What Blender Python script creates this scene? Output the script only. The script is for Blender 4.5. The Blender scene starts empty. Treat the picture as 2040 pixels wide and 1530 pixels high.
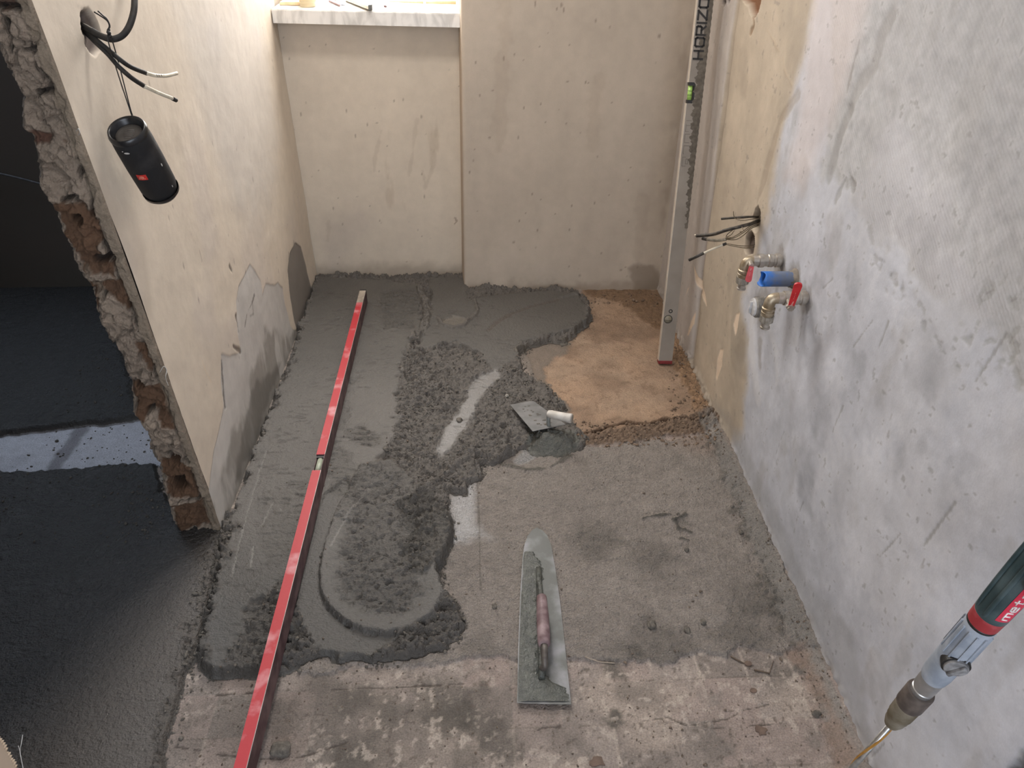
import bpy, bmesh, math, random
import numpy as np
from mathutils import Vector, Matrix

S = bpy.context.scene
COL = S.collection
rnd = random.Random(7)

# ------------------------------------------------------------------ camera
W, H = 2040, 1530
F = 1606.4
PITCH, YAW, ROLL = math.radians(32.696), math.radians(2.55), math.radians(0.284)
CAM = np.array([0.0, 0.0, 1.5])
cp, sp, cy, sy = math.cos(PITCH), math.sin(PITCH), math.cos(YAW), math.sin(YAW)
_f = np.array([sy*cp, cy*cp, -sp]); _r = np.array([cy, -sy, 0.0]); _u = np.cross(_r, _f)
RR = _r*math.cos(ROLL)+_u*math.sin(ROLL)
UU = -_r*math.sin(ROLL)+_u*math.cos(ROLL)
cam_d = bpy.data.cameras.new('camera'); cam = bpy.data.objects.new('camera', cam_d); COL.objects.link(cam)
cam_d.sensor_width = 36; cam_d.lens = F/W*36; cam_d.clip_start = 0.02
cam.matrix_world = Matrix(((RR[0], UU[0], -_f[0], CAM[0]), (RR[1], UU[1], -_f[1], CAM[1]), (RR[2], UU[2], -_f[2], CAM[2]), (0, 0, 0, 1)))
S.camera = cam

# ------------------------------------------------------------------ light
S.view_settings.view_transform = 'Standard'
S.view_settings.look = 'None'
S.view_settings.gamma = 1
S.view_settings.exposure = 0.48
S.cycles.max_bounces = 6
S.cycles.diffuse_bounces = 4
S.cycles.sample_clamp_indirect = 6

world = bpy.data.worlds.new('sky'); S.world = world; world.use_nodes = True
bg = world.node_tree.nodes['Background']
bg.inputs[0].default_value = (0.80, 0.88, 1.0, 1); bg.inputs[1].default_value = 2.0

def area(name, loc, rot, sx, sy_, power, col):
    l = bpy.data.lights.new(name, 'AREA'); l.shape = 'RECTANGLE'; l.size = sx; l.size_y = sy_
    l.energy = power; l.color = col
    o = bpy.data.objects.new(name, l); COL.objects.link(o); o.location = loc; o.rotation_euler = rot
    return o
R90 = math.pi/2
area('window_daylight', (-0.38, 3.43, 1.72), (math.radians(-74), 0, 0), 0.60, 1.20, 37, (1.0, 0.97, 0.93))
area('side_room_daylight', (-1.85, 3.05, 1.75), (math.radians(-60), 0, 0), 0.7, 0.9, 10, (0.72, 0.84, 1.0))
area('rear_fill', (0.12, -1.2, 1.55), (math.radians(84), 0, math.radians(6)), 1.2, 1.9, 15, (0.86, 0.92, 1.0))  # fill light added behind the camera, no such source is seen
area('ceiling_lamp', (-0.15, 2.15, 2.52), (0, 0, 0), 0.26, 0.26, 12, (1.0, 0.965, 0.93))

# ------------------------------------------------------------------ helpers
def lin(c):
    return [((v/255)/12.92 if v/255 <= 0.04045 else ((v/255+0.055)/1.055)**2.4) for v in c]

def ray(px, py):
    return _f + RR*((px-W/2)/F) + UU*((H/2-py)/F)
def onz(px, py, z=0.0):
    d = ray(px, py); return CAM + d*((z-CAM[2])/d[2])
def onx(px, py, x):
    d = ray(px, py); return CAM + d*(x/d[0])
def ony(px, py, y):
    d = ray(px, py); return CAM + d*(y/d[1])
def onpl(px, py, p, n):
    d = ray(px, py); return CAM + d*(np.dot(np.array(p)-CAM, n)/np.dot(d, n))

_lat = {}
def vn(X, Y, s, seed=0):
    if seed not in _lat: _lat[seed] = np.random.RandomState(seed+11).rand(256, 256)
    L = _lat[seed]
    x = X/s+1000.37; y = Y/s+1000.71
    xi = np.floor(x).astype(int); yi = np.floor(y).astype(int)
    fx = x-xi; fy = y-yi; fx = fx*fx*(3-2*fx); fy = fy*fy*(3-2*fy)
    a = L[xi & 255, yi & 255]; b = L[(xi+1) & 255, yi & 255]; c = L[xi & 255, (yi+1) & 255]; d = L[(xi+1) & 255, (yi+1) & 255]
    return (a*(1-fx)+b*fx)*(1-fy)+(c*(1-fx)+d*fx)*fy
def fbm(X, Y, s, o=4, seed=0):
    t = 0; a = 1; n = 0
    for k in range(o):
        t = t+a*vn(X+k*3.1*s, Y-k*1.7*s, s, seed+k); n += a; a *= .55; s *= .5
    return t/n
def worley(X, Y, s, seed=0):
    r = np.random.RandomState(seed+91); J = r.rand(256, 256, 2); V = r.rand(256, 256)
    x = X/s+1000.; y = Y/s+1000.; xi = np.floor(x).astype(int); yi = np.floor(y).astype(int)
    best = np.full(X.shape, 9.0); val = np.zeros(X.shape)
    for i in (-1, 0, 1):
        for j in (-1, 0, 1):
            cx = xi+i; cy_ = yi+j; jj = J[cx & 255, cy_ & 255]
            d = np.hypot(cx+jj[..., 0]-x, cy_+jj[..., 1]-y); m = d < best
            best = np.where(m, d, best); val = np.where(m, V[cx & 255, cy_ & 255], val)
    return best, val
def ss(a, b, x):
    t = np.clip((x-a)/(b-a), 0, 1); return t*t*(3-2*t)
def sdist(poly, X, Y, closed=True, margin=.12):
    P = np.array(poly); out = np.full(X.shape, -1.0)
    x0, y0 = P.min(0)-margin; x1, y1 = P.max(0)+margin
    sel = (X > x0) & (X < x1) & (Y > y0) & (Y < y1)
    x = X[sel]; y = Y[sel]
    if x.size == 0: return out
    d = np.full(x.shape, 1e9); ins = np.zeros(x.shape, bool); n = len(P)
    for i in range(n if closed else n-1):
        a = P[i]; b = P[(i+1) % n]; e = b-a
        t = np.clip(((x-a[0])*e[0]+(y-a[1])*e[1])/(e@e+1e-12), 0, 1)
        d = np.minimum(d, (x-a[0]-t*e[0])**2+(y-a[1]-t*e[1])**2)
        if closed and e[1] != 0:
            c = ((a[1] > y) != (b[1] > y)) & (x < a[0]+e[0]*(y-a[1])/e[1]); ins ^= c
    d = np.sqrt(d); out[sel] = np.where(ins, d, -d); return out

def setp(o, label=None, cat=None, group=None, kind=None):
    if label: o['label'] = label
    if cat: o['category'] = cat
    if group: o['group'] = group
    if kind: o['kind'] = kind
    return o
def empty(name, loc, label, cat, group=None, rot=None):
    o = bpy.data.objects.new(name, None); COL.objects.link(o); o.location = loc; o.empty_display_size = .03
    if rot: o.rotation_euler = rot
    bpy.context.view_layer.update()
    return setp(o, label, cat, group)
def wmat(o):
    b = Matrix.LocRotScale(o.location, o.rotation_euler, o.scale)
    return (wmat(o.parent) @ o.matrix_parent_inverse @ b) if o.parent else b
def link(name, me, m, parent=None, smooth=True, local=False):
    o = bpy.data.objects.new(name, me); COL.objects.link(o)
    if m: me.materials.append(m)
    if smooth:
        me.polygons.foreach_set('use_smooth', [True]*len(me.polygons))
    if parent:
        o.parent = parent
        if not local:
            M = wmat(parent)
            o.matrix_parent_inverse = M.inverted()
    return o
def bmo(name, bm, m, parent=None, smooth=True, local=False, auto=None):
    me = bpy.data.meshes.new(name)
    bmesh.ops.recalc_face_normals(bm, faces=bm.faces)
    bm.to_mesh(me); bm.free()
    o = link(name, me, m, parent, smooth, local)
    if smooth and auto:
        me.set_sharp_from_angle(angle=math.radians(auto))
    return o
def frame(d, ref=(0, 0, 1)):
    d = Vector(d).normalized(); r = Vector(ref)
    if abs(d.dot(r)) > .97: r = Vector((1, 0, 0))
    a = r.cross(d).normalized(); b = d.cross(a); return a, b, d
def lathe(bm, p, d, prof, n=24, caps=True, a0=0, a1=2*math.pi, ref=(0, 0, 1), sq=None):
    """prof = [(t along d, radius)]"""
    a, b, d = frame(d, ref); p = Vector(p); rings = []
    full = abs(a1-a0-2*math.pi) < 1e-6
    m = n if full else n+1
    for t, r in prof:
        ring = []
        for k in range(m):
            th = a0+(a1-a0)*k/n
            ring.append(bm.verts.new(p+d*t+a*(r*math.cos(th))+b*(r*math.sin(th))))
        rings.append(ring)
    for i in range(len(rings)-1):
        for k in range(n):
            k2 = (k+1) % m
            bm.faces.new((rings[i][k], rings[i][k2], rings[i+1][k2], rings[i+1][k]))
    if caps and full:
        bm.faces.new(rings[0]); bm.faces.new(rings[-1][::-1])
    return rings
def spline(pts, k=6):
    P = [Vector(p) for p in pts]; P = [P[0]*2-P[1]]+P+[P[-1]*2-P[-2]]; out = []
    for i in range(1, len(P)-2):
        for j in range(k):
            t = j/k; a, b, c, d = P[i-1:i+3]
            out.append(.5*((2*b)+(c-a)*t+(2*a-5*b+4*c-d)*t*t+(3*b-a-3*c+d)*t**3))
    out.append(P[-2]); return out
def tube(bm, pts, r, n=10, caps=True, sm=6, wob=0):
    P = spline(pts, sm) if sm else [Vector(p) for p in pts]
    N = len(P); a = None; rings = []
    for i in range(N):
        d = (P[min(i+1, N-1)]-P[max(i-1, 0)]).normalized()
        if a is None: a, _, _ = frame(d)
        a = (a-d*a.dot(d)).normalized(); b = d.cross(a)
        rr = r(i/(N-1)) if callable(r) else r
        if wob: rr *= 1+wob*math.sin(i*2.1)
        rings.append([bm.verts.new(P[i]+a*(rr*math.cos(2*math.pi*k/n))+b*(rr*math.sin(2*math.pi*k/n))) for k in range(n)])
    for i in range(N-1):
        for k in range(n):
            bm.faces.new((rings[i][k], rings[i][(k+1) % n], rings[i+1][(k+1) % n], rings[i+1][k]))
    if caps: bm.faces.new(rings[0][::-1]); bm.faces.new(rings[-1])
def box(bm, lo, hi, M=None, bev=0):
    vs = [bm.verts.new((x, y, z)) for x in (lo[0], hi[0]) for y in (lo[1], hi[1]) for z in (lo[2], hi[2])]
    fs = [(0, 1, 3, 2), (4, 6, 7, 5), (0, 4, 5, 1), (2, 3, 7, 6), (0, 2, 6, 4), (1, 5, 7, 3)]
    faces = [bm.faces.new([vs[i] for i in f]) for f in fs]
    if bev:
        es = list({e for f in faces for e in f.edges})
        r = bmesh.ops.bevel(bm, geom=es, offset=bev, segments=2, affect='EDGES', profile=.5)
        vs = list({v for v in vs if v.is_valid} | {v for f in r['faces'] for v in f.verts})
    if M is not None:
        bmesh.ops.transform(bm, matrix=M, verts=vs)
    return vs
def prism(bm, pts, d):
    """closed outline (3D points) extruded by vector d"""
    d = Vector(d); A = [bm.verts.new(p) for p in pts]; B = [bm.verts.new(Vector(p)+d) for p in pts]
    bm.faces.new(A); bm.faces.new(B[::-1]); n = len(A)
    for i in range(n): bm.faces.new((A[i], A[(i+1) % n], B[(i+1) % n], B[i]))
def basis(o, x, y, z):
    return Matrix(((x[0], y[0], z[0], o[0]), (x[1], y[1], z[1], o[1]), (x[2], y[2], z[2], o[2]), (0, 0, 0, 1)))

# ------------------------------------------------------------------ materials
def nt(name):
    m = bpy.data.materials.new(name); m.use_nodes = True; t = m.node_tree
    return m, t, t.nodes['Principled BSDF']
def N(t, k, **kw):
    n = t.nodes.new(k)
    for a, v in kw.items(): setattr(n, a, v)
    return n
def mat(name, c, c2=None, rough=.5, metal=0, scale=60, mix=.5, bump=.1, bscale=None, bdist=.001, trans=0, rough2=None, lo=.4, hi=.65, emit=None):
    m, t, b = nt(name); L = t.links.new
    tc = N(t, 'ShaderNodeTexCoord'); no = N(t, 'ShaderNodeTexNoise'); no.inputs['Scale'].default_value = scale; no.inputs['Detail'].default_value = 6
    L(tc.outputs['Object'], no.inputs['Vector'])
    rp = N(t, 'ShaderNodeValToRGB'); rp.color_ramp.elements[0].position = lo; rp.color_ramp.elements[1].position = hi
    c2 = c2 or [min(255, v*1.15+4) for v in c]
    rp.color_ramp.elements[0].color = (*lin(c), 1); rp.color_ramp.elements[1].color = (*lin(c2), 1)
    L(no.outputs[0], rp.inputs[0]); L(rp.outputs[0], b.inputs['Base Color'])
    b.inputs['Metallic'].default_value = metal; b.inputs['Roughness'].default_value = rough
    if rough2 is not None:
        mr = N(t, 'ShaderNodeMapRange'); mr.inputs[1].default_value = lo; mr.inputs[2].default_value = hi
        mr.inputs[3].default_value = rough; mr.inputs[4].default_value = rough2
        L(no.outputs[0], mr.inputs[0]); L(mr.outputs[0], b.inputs['Roughness'])
    if trans: b.inputs['Transmission Weight'].default_value = trans
    if bump:
        n2 = N(t, 'ShaderNodeTexNoise'); n2.inputs['Scale'].default_value = bscale or scale*4; n2.inputs['Detail'].default_value = 4
        L(tc.outputs['Object'], n2.inputs['Vector'])
        bp = N(t, 'ShaderNodeBump'); bp.inputs['Strength'].default_value = bump; bp.inputs['Distance'].default_value = bdist
        L(n2.outputs[0], bp.inputs['Height']); L(bp.outputs[0], b.inputs['Normal'])
    return m
def attr_mat(name, fine=300, fineamt=.18, bump=.5, bdist=.0015, bscale=260, spec=.5, wave=False, midamt=.12, bscale2=70, bump2=.4):
    """surface whose own pigment and wetness are stored per vertex (Col, Rgh, Bmp)"""
    m, t, b = nt(name); L = t.links.new
    ac = N(t, 'ShaderNodeAttribute', attribute_name='Col'); ar = N(t, 'ShaderNodeAttribute', attribute_name='Rgh'); ab = N(t, 'ShaderNodeAttribute', attribute_name='Bmp')
    tc = N(t, 'ShaderNodeTexCoord')
    def noise(s, d=5):
        n = N(t, 'ShaderNodeTexNoise'); n.inputs['Scale'].default_value = s; n.inputs['Detail'].default_value = d; L(tc.outputs['Object'], n.inputs['Vector']); return n.outputs[0]
    def mth(op, a, c):
        n = N(t, 'ShaderNodeMath', operation=op)
        for i, v in enumerate((a, c)):
            if isinstance(v, (int, float)): n.inputs[i].default_value = v
            else: L(v, n.inputs[i])
        return n.outputs[0]
    n1 = noise(fine); n2 = noise(28, 8)
    v = mth('ADD', mth('MULTIPLY', mth('SUBTRACT', n1, .5), fineamt*2.2), mth('MULTIPLY', mth('SUBTRACT', n2, .5), midamt*2.2))
    v = mth('ADD', v, 1.0)
    sc = N(t, 'ShaderNodeVectorMath', operation='SCALE'); L(ac.outputs['Color'], sc.inputs[0]); L(v, sc.inputs['Scale'])
    L(sc.outputs[0], b.inputs['Base Color'])
    L(mth('ADD', ar.outputs['Fac'], mth('MULTIPLY', mth('SUBTRACT', n1, .5), .2)), b.inputs['Roughness'])
    b.inputs['Specular IOR Level'].default_value = spec
    h = mth('ADD', mth('MULTIPLY', noise(bscale, 4), 1), mth('MULTIPLY', noise(bscale2, 5), 2.0))
    h = mth('MULTIPLY', h, ab.outputs['Fac'])
    if wave:
        wv = N(t, 'ShaderNodeTexWave', bands_direction='Z'); wv.inputs['Scale'].default_value = 42; wv.inputs['Distortion'].default_value = 1.2; wv.inputs['Detail Scale'].default_value = 3
        mp = N(t, 'ShaderNodeMapping'); mp.inputs['Rotation'].default_value = (math.radians(-34), 0, 0)
        L(tc.outputs['Object'], mp.inputs[0]); L(mp.outputs[0], wv.inputs[0])
        aw = N(t, 'ShaderNodeAttribute', attribute_name='Wav')
        h = mth('ADD', h, mth('MULTIPLY', mth('MULTIPLY', wv.outputs['Fac'], aw.outputs['Fac']), .8))
    bp = N(t, 'ShaderNodeBump'); bp.inputs['Strength'].default_value = bump; bp.inputs['Distance'].default_value = bdist
    L(h, bp.inputs['Height']); L(bp.outputs[0], b.inputs['Normal'])
    return m

class Paint:
    """pigment, roughness and relief of one surface, worked out on its own grid"""
    def __init__(s, X, Y, col, rough=.8, bmp=1.0):
        s.X, s.Y = X, Y
        s.c = np.ones(X.shape+(3,))*np.array(lin(col)); s.r = np.full(X.shape, rough); s.b = np.full(X.shape, bmp); s.h = np.zeros(X.shape); s.w = np.zeros(X.shape)
    def mix(s, m, col=None, rough=None, h=None, bmp=None, dh=None, w=None):
        if col is not None: s.c += (np.array(lin(col))-s.c)*m[..., None]
        if rough is not None: s.r += (rough-s.r)*m
        if bmp is not None: s.b += (bmp-s.b)*m
        if h is not None: s.h += (h-s.h)*m
        if dh is not None: s.h += dh*m
        if w is not None: s.w += (w-s.w)*m
    def mul(s, f): s.c *= f[..., None]
def grid_mesh(name, P, pt, facemask=None, m=None, flip=False, parent=None):
    """P (nu,nv,3)"""
    nu, nv = P.shape[:2]
    idx = np.arange(nu*nv).reshape(nu, nv)
    q = np.stack([idx[:-1, :-1], idx[1:, :-1], idx[1:, 1:], idx[:-1, 1:]], -1)
    if flip: q = q[..., ::-1]
    q = q[facemask] if facemask is not None else q.reshape(-1, 4)
    used = np.zeros(nu*nv, bool); used[q.ravel()] = True
    remap = np.cumsum(used)-1; q = remap[q].astype(np.int32)
    V = P.reshape(-1, 3)[used]
    me = bpy.data.meshes.new(name)
    me.vertices.add(len(V)); me.vertices.foreach_set('co', V.astype(np.float32).ravel())
    me.loops.add(q.size); me.loops.foreach_set('vertex_index', q.ravel())
    me.polygons.add(len(q)); me.polygons.foreach_set('loop_start', np.arange(0, q.size, 4, dtype=np.int32))
    try: me.polygons.foreach_set('loop_total', np.full(len(q), 4, dtype=np.int32))
    except Exception: pass
    me.update(calc_edges=True)
    c = me.attributes.new('Col', 'FLOAT_COLOR', 'POINT')
    cc = np.ones((len(V), 4), np.float32); cc[:, :3] = np.clip(pt.c.reshape(-1, 3)[used], .004, 1); c.data.foreach_set('color', cc.ravel())
    for nme, arr in (('Rgh', pt.r), ('Bmp', pt.b), ('Wav', pt.w)):
        a = me.attributes.new(nme, 'FLOAT', 'POINT'); a.data.foreach_set('value', arr.reshape(-1)[used].astype(np.float32))
    me.polygons.foreach_set('use_smooth', np.ones(len(q), bool))
    me.validate()
    o = bpy.data.objects.new(name, me); COL.objects.link(o); me.materials.append(m)
    if parent: o.parent = parent
    return o

M_floor = attr_mat('floor_surface', fine=260, fineamt=.55, bump=.9, bdist=.0022, bscale=320, bscale2=110, midamt=.22)
M_screed = attr_mat('wet_screed', fine=380, fineamt=.22, bump=.8, bdist=.0024, bscale=260, bscale2=110, spec=.55, midamt=.08)
M_plaster = attr_mat('plaster', fine=340, fineamt=.05, bump=.3, bdist=.001, bscale=160, bscale2=40, midamt=.08)
M_plaster_r = attr_mat('skim_plaster', fine=300, fineamt=.09, bump=.35, bdist=.0012, bscale=200, bscale2=45, midamt=.10, wave=True)
M_jamb = attr_mat('broken_masonry', fine=260, fineamt=.25, bump=.8, bdist=.002, bscale=220, bscale2=70, midamt=.2)

# ================================================================== FLOOR
def fl(pts, z=.0):
    return [tuple(onz(x, y, z)[:2]) for x, y in pts]
xs = np.concatenate([np.linspace(-3.2, -2.12, 14), np.arange(-2.1, -.98, .008), np.arange(-.98, .80, .0032)])
ys = np.concatenate([np.linspace(-1.7, .62, 30), np.arange(.64, 3.26, .0032)])
X, Y = np.meshgrid(xs, ys, indexing='ij')
n25 = fbm(X, Y, .05, 5, 1); n8 = fbm(X, Y, .016, 4, 20); n80 = fbm(X, Y, .2, 4, 40)
wd, wv_ = worley(X, Y, .013, 3); wd2, wv2 = worley(X, Y, .0075, 5)
wob = (fbm(X, Y, .035, 4, 60)-.5)
def pm(pts, soft=.004, amp=.02, z=0.0, wb=None):
    d = sdist(fl(pts, z), X, Y); w_ = wob if wb is None else wb
    return ss(-soft, soft, d+w_*amp), d
def line(pts, w, z=0.0, amp=.006):
    d = -sdist(fl(pts, z), X, Y, closed=False, margin=.08)
    d = d+wob*amp
    return 1-ss(w*.5, w, d)

# ---- bare slab with the old tile bed
B = Paint(X, Y, (134, 124, 117), .88, 1.3)
cell = .1045
tx = (X-(-.05))/cell+.035*Y; ty = (Y-1.123)/cell
ix = np.floor(tx).astype(int); iy = np.floor(ty).astype(int)
T = np.random.RandomState(5).rand(128, 128); T2 = np.random.RandomState(6).rand(128, 128)
tv = T[ix & 127, iy & 127]; tv2 = T2[ix & 127, iy & 127]
B.mul(.76+.44*tv*ss(.3, .6, n80+.1)+.14*n25)
B.mix(.6*ss(.55, .95, tv2)*ss(.35, .6, n25+.1), (156, 140, 132))
B.mix(.5*ss(.5, .7, n80), (174, 160, 148))
fx = np.abs(tx-np.round(tx))*cell; fy = np.abs(ty-np.round(ty))*cell
jn = ss(.42, .6, fbm(X, Y, .08, 3, 77))
B.mix((1-ss(.001, .005, fx))*.55*jn, (176, 164, 152), dh=.0006)
B.mix((1-ss(.0008, .003, fy))*.6*jn, (104, 94, 86), dh=-.001)
# stains, and broad darker patches at the front left
for px, py, r, a in [(700, 1400, .05, .55), (870, 1395, .07, .6), (905, 1430, .05, .6), (965, 1440, .055, .6), (960, 1385, .03, .6), (760, 1410, .05, .45), (1225, 1335, .035, .75), (1005, 1480, .05, .6),
                     (720, 1510, .07, .6), (560, 1430, .04, .4), (1300, 1390, .05, .35), (1130, 1500, .04, .3), (1225, 1430, .02, .8), (1550, 1350, .04, .4), (930, 1510, .04, .5), (640, 1345, .05, .4), (620, 1450, .12, .35), (430, 1460, .1, .3), (800, 1480, .1, .3), (1240, 1375, .04, .4), (380, 1420, .05, .3), (1420, 1470, .06, .25)]:
    c = onz(px, py); d = np.hypot(X-c[0], Y-c[1])
    B.mix(a*1.25*ss(r*1.35, r*.35, d+wob*.06)*(.6+.6*n25), (80, 75, 69))
B.mix(.5*ss(.60, .70, n8)*ss(.3, .6, n80), (190, 178, 166))
pit = ss(.74, .80, fbm(X, Y, .0085, 2, 90)); B.mix(pit*.6, (84, 74, 66), dh=-.0012)
B.h += (n25-.5)*.004+(n8-.5)*.0016
for cr in [[(350, 1488), (385, 1492), (420, 1501), (470, 1507)], [(512, 1512), (560, 1512), (600, 1509), (650, 1492), (690, 1480)], [(1280, 1436), (1330, 1430), (1370, 1446), (1420, 1438), (1450, 1432), (1480, 1416), (1545, 1400)],
           [(1050, 1466), (1080, 1450), (1115, 1447)], [(430, 1385), (520, 1378)], [(660, 1374), (820, 1368), (925, 1362)], [(1475, 1350), (1560, 1350)], [(1650, 1439), (1595, 1440), (1420, 1450)]]:
    B.mix(line(cr, .0018, amp=.010)*.75, (66, 58, 52), dh=-.0022)

# ---- orange clay bed, far right
OR = [(1160, 575), (1340, 572), (1440, 835), (1380, 835), (1300, 850), (1240, 858), (1170, 880), (1140, 850), (1090, 790), (1060, 740), (1040, 680), (1150, 640)]
mo, do = pm(OR, .006, .03)
oc = ss(.3, .7, n80)
B.mix(mo, (154, 132, 112), .85, h=-.004+0*X+(n25-.5)*.006)
B.mix(mo*oc*.7, (158, 130, 106)); B.mix(mo*ss(.45, .7, fbm(X, Y, .12, 4, 33))*.7, (126, 104, 86)); B.mul(1+mo*(n25-.5)*.3)
B.mix(mo*ss(.64, .72, n8)*.4, (112, 90, 72), dh=-.001)
m_, _ = pm([(1330, 600), (1330, 660), (1300, 650), (1265, 625), (1230, 600), (1180, 592), (1160, 576), (1330, 576)], .01, .04); B.mix(m_*.8, (108, 84, 62), .9, dh=.004); B.h += m_*(wv_-.4)*.006
# rubble against the right wall and along the step
def rubble(pts, col, amt=.012, w=1.0, z=0):
    m, d = pm(pts, .006, .035, z)
    bump = np.sqrt(np.clip(.3-wd**2, 0, 1))*(.3+wv_)+.5*np.sqrt(np.clip(.3-wd2**2, 0, 1))*wv2
    B.mix(m*w, col, .9); B.mul(1+m*(wv_-.5)*.5); B.h += m*(bump*amt+(n25-.5)*amt)
rubble([(1340, 640), (1365, 690), (1385, 740), (1400, 790), (1430, 850), (1400, 850), (1375, 790), (1345, 735), (1332, 700), (1330, 655)], (134, 108, 84), .012)
STEP = [(1440, 822), (1440, 850), (1380, 868), (1300, 875), (1255, 885), (1200, 888), (1160, 892), (1145, 870), (1190, 858), (1240, 852), (1290, 845), (1330, 835), (1390, 822)]
rubble(STEP, (112, 94, 79), .018)
B.mix(line([(1150, 866), (1200, 852), (1250, 838), (1290, 845), (1330, 832), (1380, 836), (1430, 830)], .009, amp=.02), (78, 60, 46), dh=-.014)

# ---- grey base coat (right half)
GC = [(880, 940), (960, 900), (1060, 880), (1120, 885), (1165, 893), (1210, 892), (1300, 880), (1380, 872), (1450, 858), (1475, 905), (1560, 1140), (1640, 1290), (1585, 1290), (1545, 1297), (1500, 1288), (1470, 1287), (1440, 1310), (1400, 1302), (1375, 1302), (1340, 1325), (1300, 1328), (1245, 1320),
      (1130, 1312), (1080, 1330), (1020, 1318), (940, 1310), (850, 1330), (700, 1328), (600, 1345), (560, 1200), (800, 1000)]
mg, dg = pm(GC, .004, .045)
B.mix(mg, (137, 129, 122), .8, h=.006+0*X, bmp=3.2)
B.h += mg*((n25-.5)*.006+(n8-.5)*.005)
B.mul(1+mg*((n80-.5)*.34+(n8-.5)*.30)); B.h += mg*((vn(X, Y, .0075, 733)-.5)*.0026+np.sqrt(np.clip(.2-wd2**2, 0, 1))*.002*wv2)
m_, _ = pm([(1030, 690), (1060, 690), (1120, 678), (1160, 655), (1130, 700), (1085, 735), (1095, 770), (1125, 800), (1155, 850), (1145, 862), (1090, 800), (1060, 760), (1030, 720)], .01, .05); B.mix(m_*.85, (112, 104, 96), .8, dh=.004)
gp = mg*ss(.42, .62, fbm(X, Y, .09, 3, 8))
B.h += gp*(np.sqrt(np.clip(.25-wd2**2, 0, 1))*.0035*ss(.3, .8, wv2))
for px, py, r, a in [(1190, 1080, .09, .6), (1290, 1120, .08, .5), (1360, 1045, .03, .6), (1290, 1245, .03, .55), (1500, 1200, .08, .45), (1240, 1300, .04, .6), (1330, 1300, .1, .5), (1480, 1270, .09, .55), (960, 1290, .05, .35), (1540, 1240, .04, .4)]:
    c = onz(px, py); d = np.hypot(X-c[0], Y-c[1])
    mm = mg*a*ss(r*1.2, r*.3, d+wob*.08); B.mix(mm, (92, 87, 81)); B.h += mm*(n8-.5)*.012
for px, py, r in [(1060, 960, .12), (1010, 1110, .08), (1200, 930, .1), (1380, 920, .08), (1420, 960, .07)]:
    c = onz(px, py); d = np.hypot(X-c[0], Y-c[1]); B.mix(mg*.5*ss(r*1.2, r*.2, d+wob*.08), (134, 127, 120))
c = onz(1400, 880); B.mix(mg*.5*ss(.14, .02, np.hypot(X-c[0], (Y-c[1])*1.2)), (146, 126, 112))
mw, _ = pm([(905, 960), (950, 955), (950, 1050), (985, 1075), (900, 1085), (895, 1010)], .02, .03)
B.mix(mw, (146, 144, 143), .20, bmp=1.2)  # wet glints painted as paler colour, here and just below
mw, _ = pm([(1040, 890), (1110, 895), (1075, 915), (1030, 930)], .01, .03); B.mix(mw, (148, 146, 144), .22)
B.mix(line([(951, 960), (955, 1060), (958, 1180)], .003, amp=.003)*.7, (96, 90, 84), dh=-.002)
# dark rubble flecks + smear on the base coat
for cr in [[(1340, 1040), (1365, 1030)], [(1350, 1055), (1375, 1065)], [(1345, 1040), (1352, 1060)], [(1355, 1078), (1373, 1080)], [(1280, 1036), (1350, 1028)]]:
    B.mix(line(cr, .006, amp=.02), (84, 80, 74), dh=.005)
B.mix(line([(960, 925), (1010, 930), (1050, 940), (1090, 938), (1120, 920), (1150, 905)], .005, amp=.02), (100, 95, 88), dh=.004)
# fillet along the right wall: clean strip, then crumbs
dr = .752-X
fm = ss(.0, .012, dr)*ss(.060, .045, dr+wob*.03)*ss(.85, 1.0, Y)*ss(2.2, 2.05, Y)
B.mix(fm*.8, (128, 124, 119), .8); B.h += ss(.055, .0, dr+wob*.02)*.016*ss(2.25, 2.1, Y)
crm = ss(.085, .055, dr+wob*.08)*ss(.03, .05, dr+wob*.03)*ss(.95, 1.1, Y)*ss(2.15, 2.0, Y)
B.h += crm*(np.sqrt(np.clip(.3-wd**2, 0, 1))*.014*wv_); B.mix(crm*.55*ss(.3, .8, wv_), (88, 83, 76))
mr, _ = pm([(1600, 1290), (1690, 1480), (1720, 1540), (1660, 1540), (1640, 1400), (1570, 1300)], .012, .04); B.mix(mr*.6, (134, 112, 98))

# ---- screed (mortar) laid over it
MORT = [(630, 552), (700, 548), (930, 550), (932, 574), (1000, 572), (1150, 578), (1172, 600), (1178, 630), (1160, 652), (1140, 672), (1125, 682), (1095, 676), (1055, 690), (1035, 705), (1040, 735), (1070, 755), (1090, 770), (1100, 785), (1115, 800), (1145, 840),
        (1168, 868), (1155, 895), (1125, 890), (1090, 883), (1060, 880), (1020, 905), (985, 922), (962, 925), (960, 958), (935, 966), (925, 985), (895, 985), (893, 1010), (905, 1040), (898, 1080), (893, 1105), (878, 1130), (885, 1175), (905, 1195), (925, 1240),
        (912, 1268), (890, 1290), (850, 1300), (800, 1312), (750, 1318), (700, 1314), (640, 1312), (600, 1322), (575, 1338), (520, 1348), (450, 1347), (420, 1347), (393, 1328), (384, 1300), (400, 1240), (415, 1180), (430, 1100), (440, 1045), (475, 1000), (520, 860), (585, 690), (615, 600)]
MK = [(-900, 540), (175, 540), (240, 700), (330, 1000), (445, 1040), (452, 1075), (430, 1150), (408, 1230), (392, 1310), (372, 1345), (355, 1390), (340, 1440), (322, 1540), (300, 1700), (280, 2400), (-2500, 2400), (-2500, 540)]
mm_, dM = pm(MORT, .005, .035, .01)
mk, dK = pm(MK, .006, .03, .005)
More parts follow.
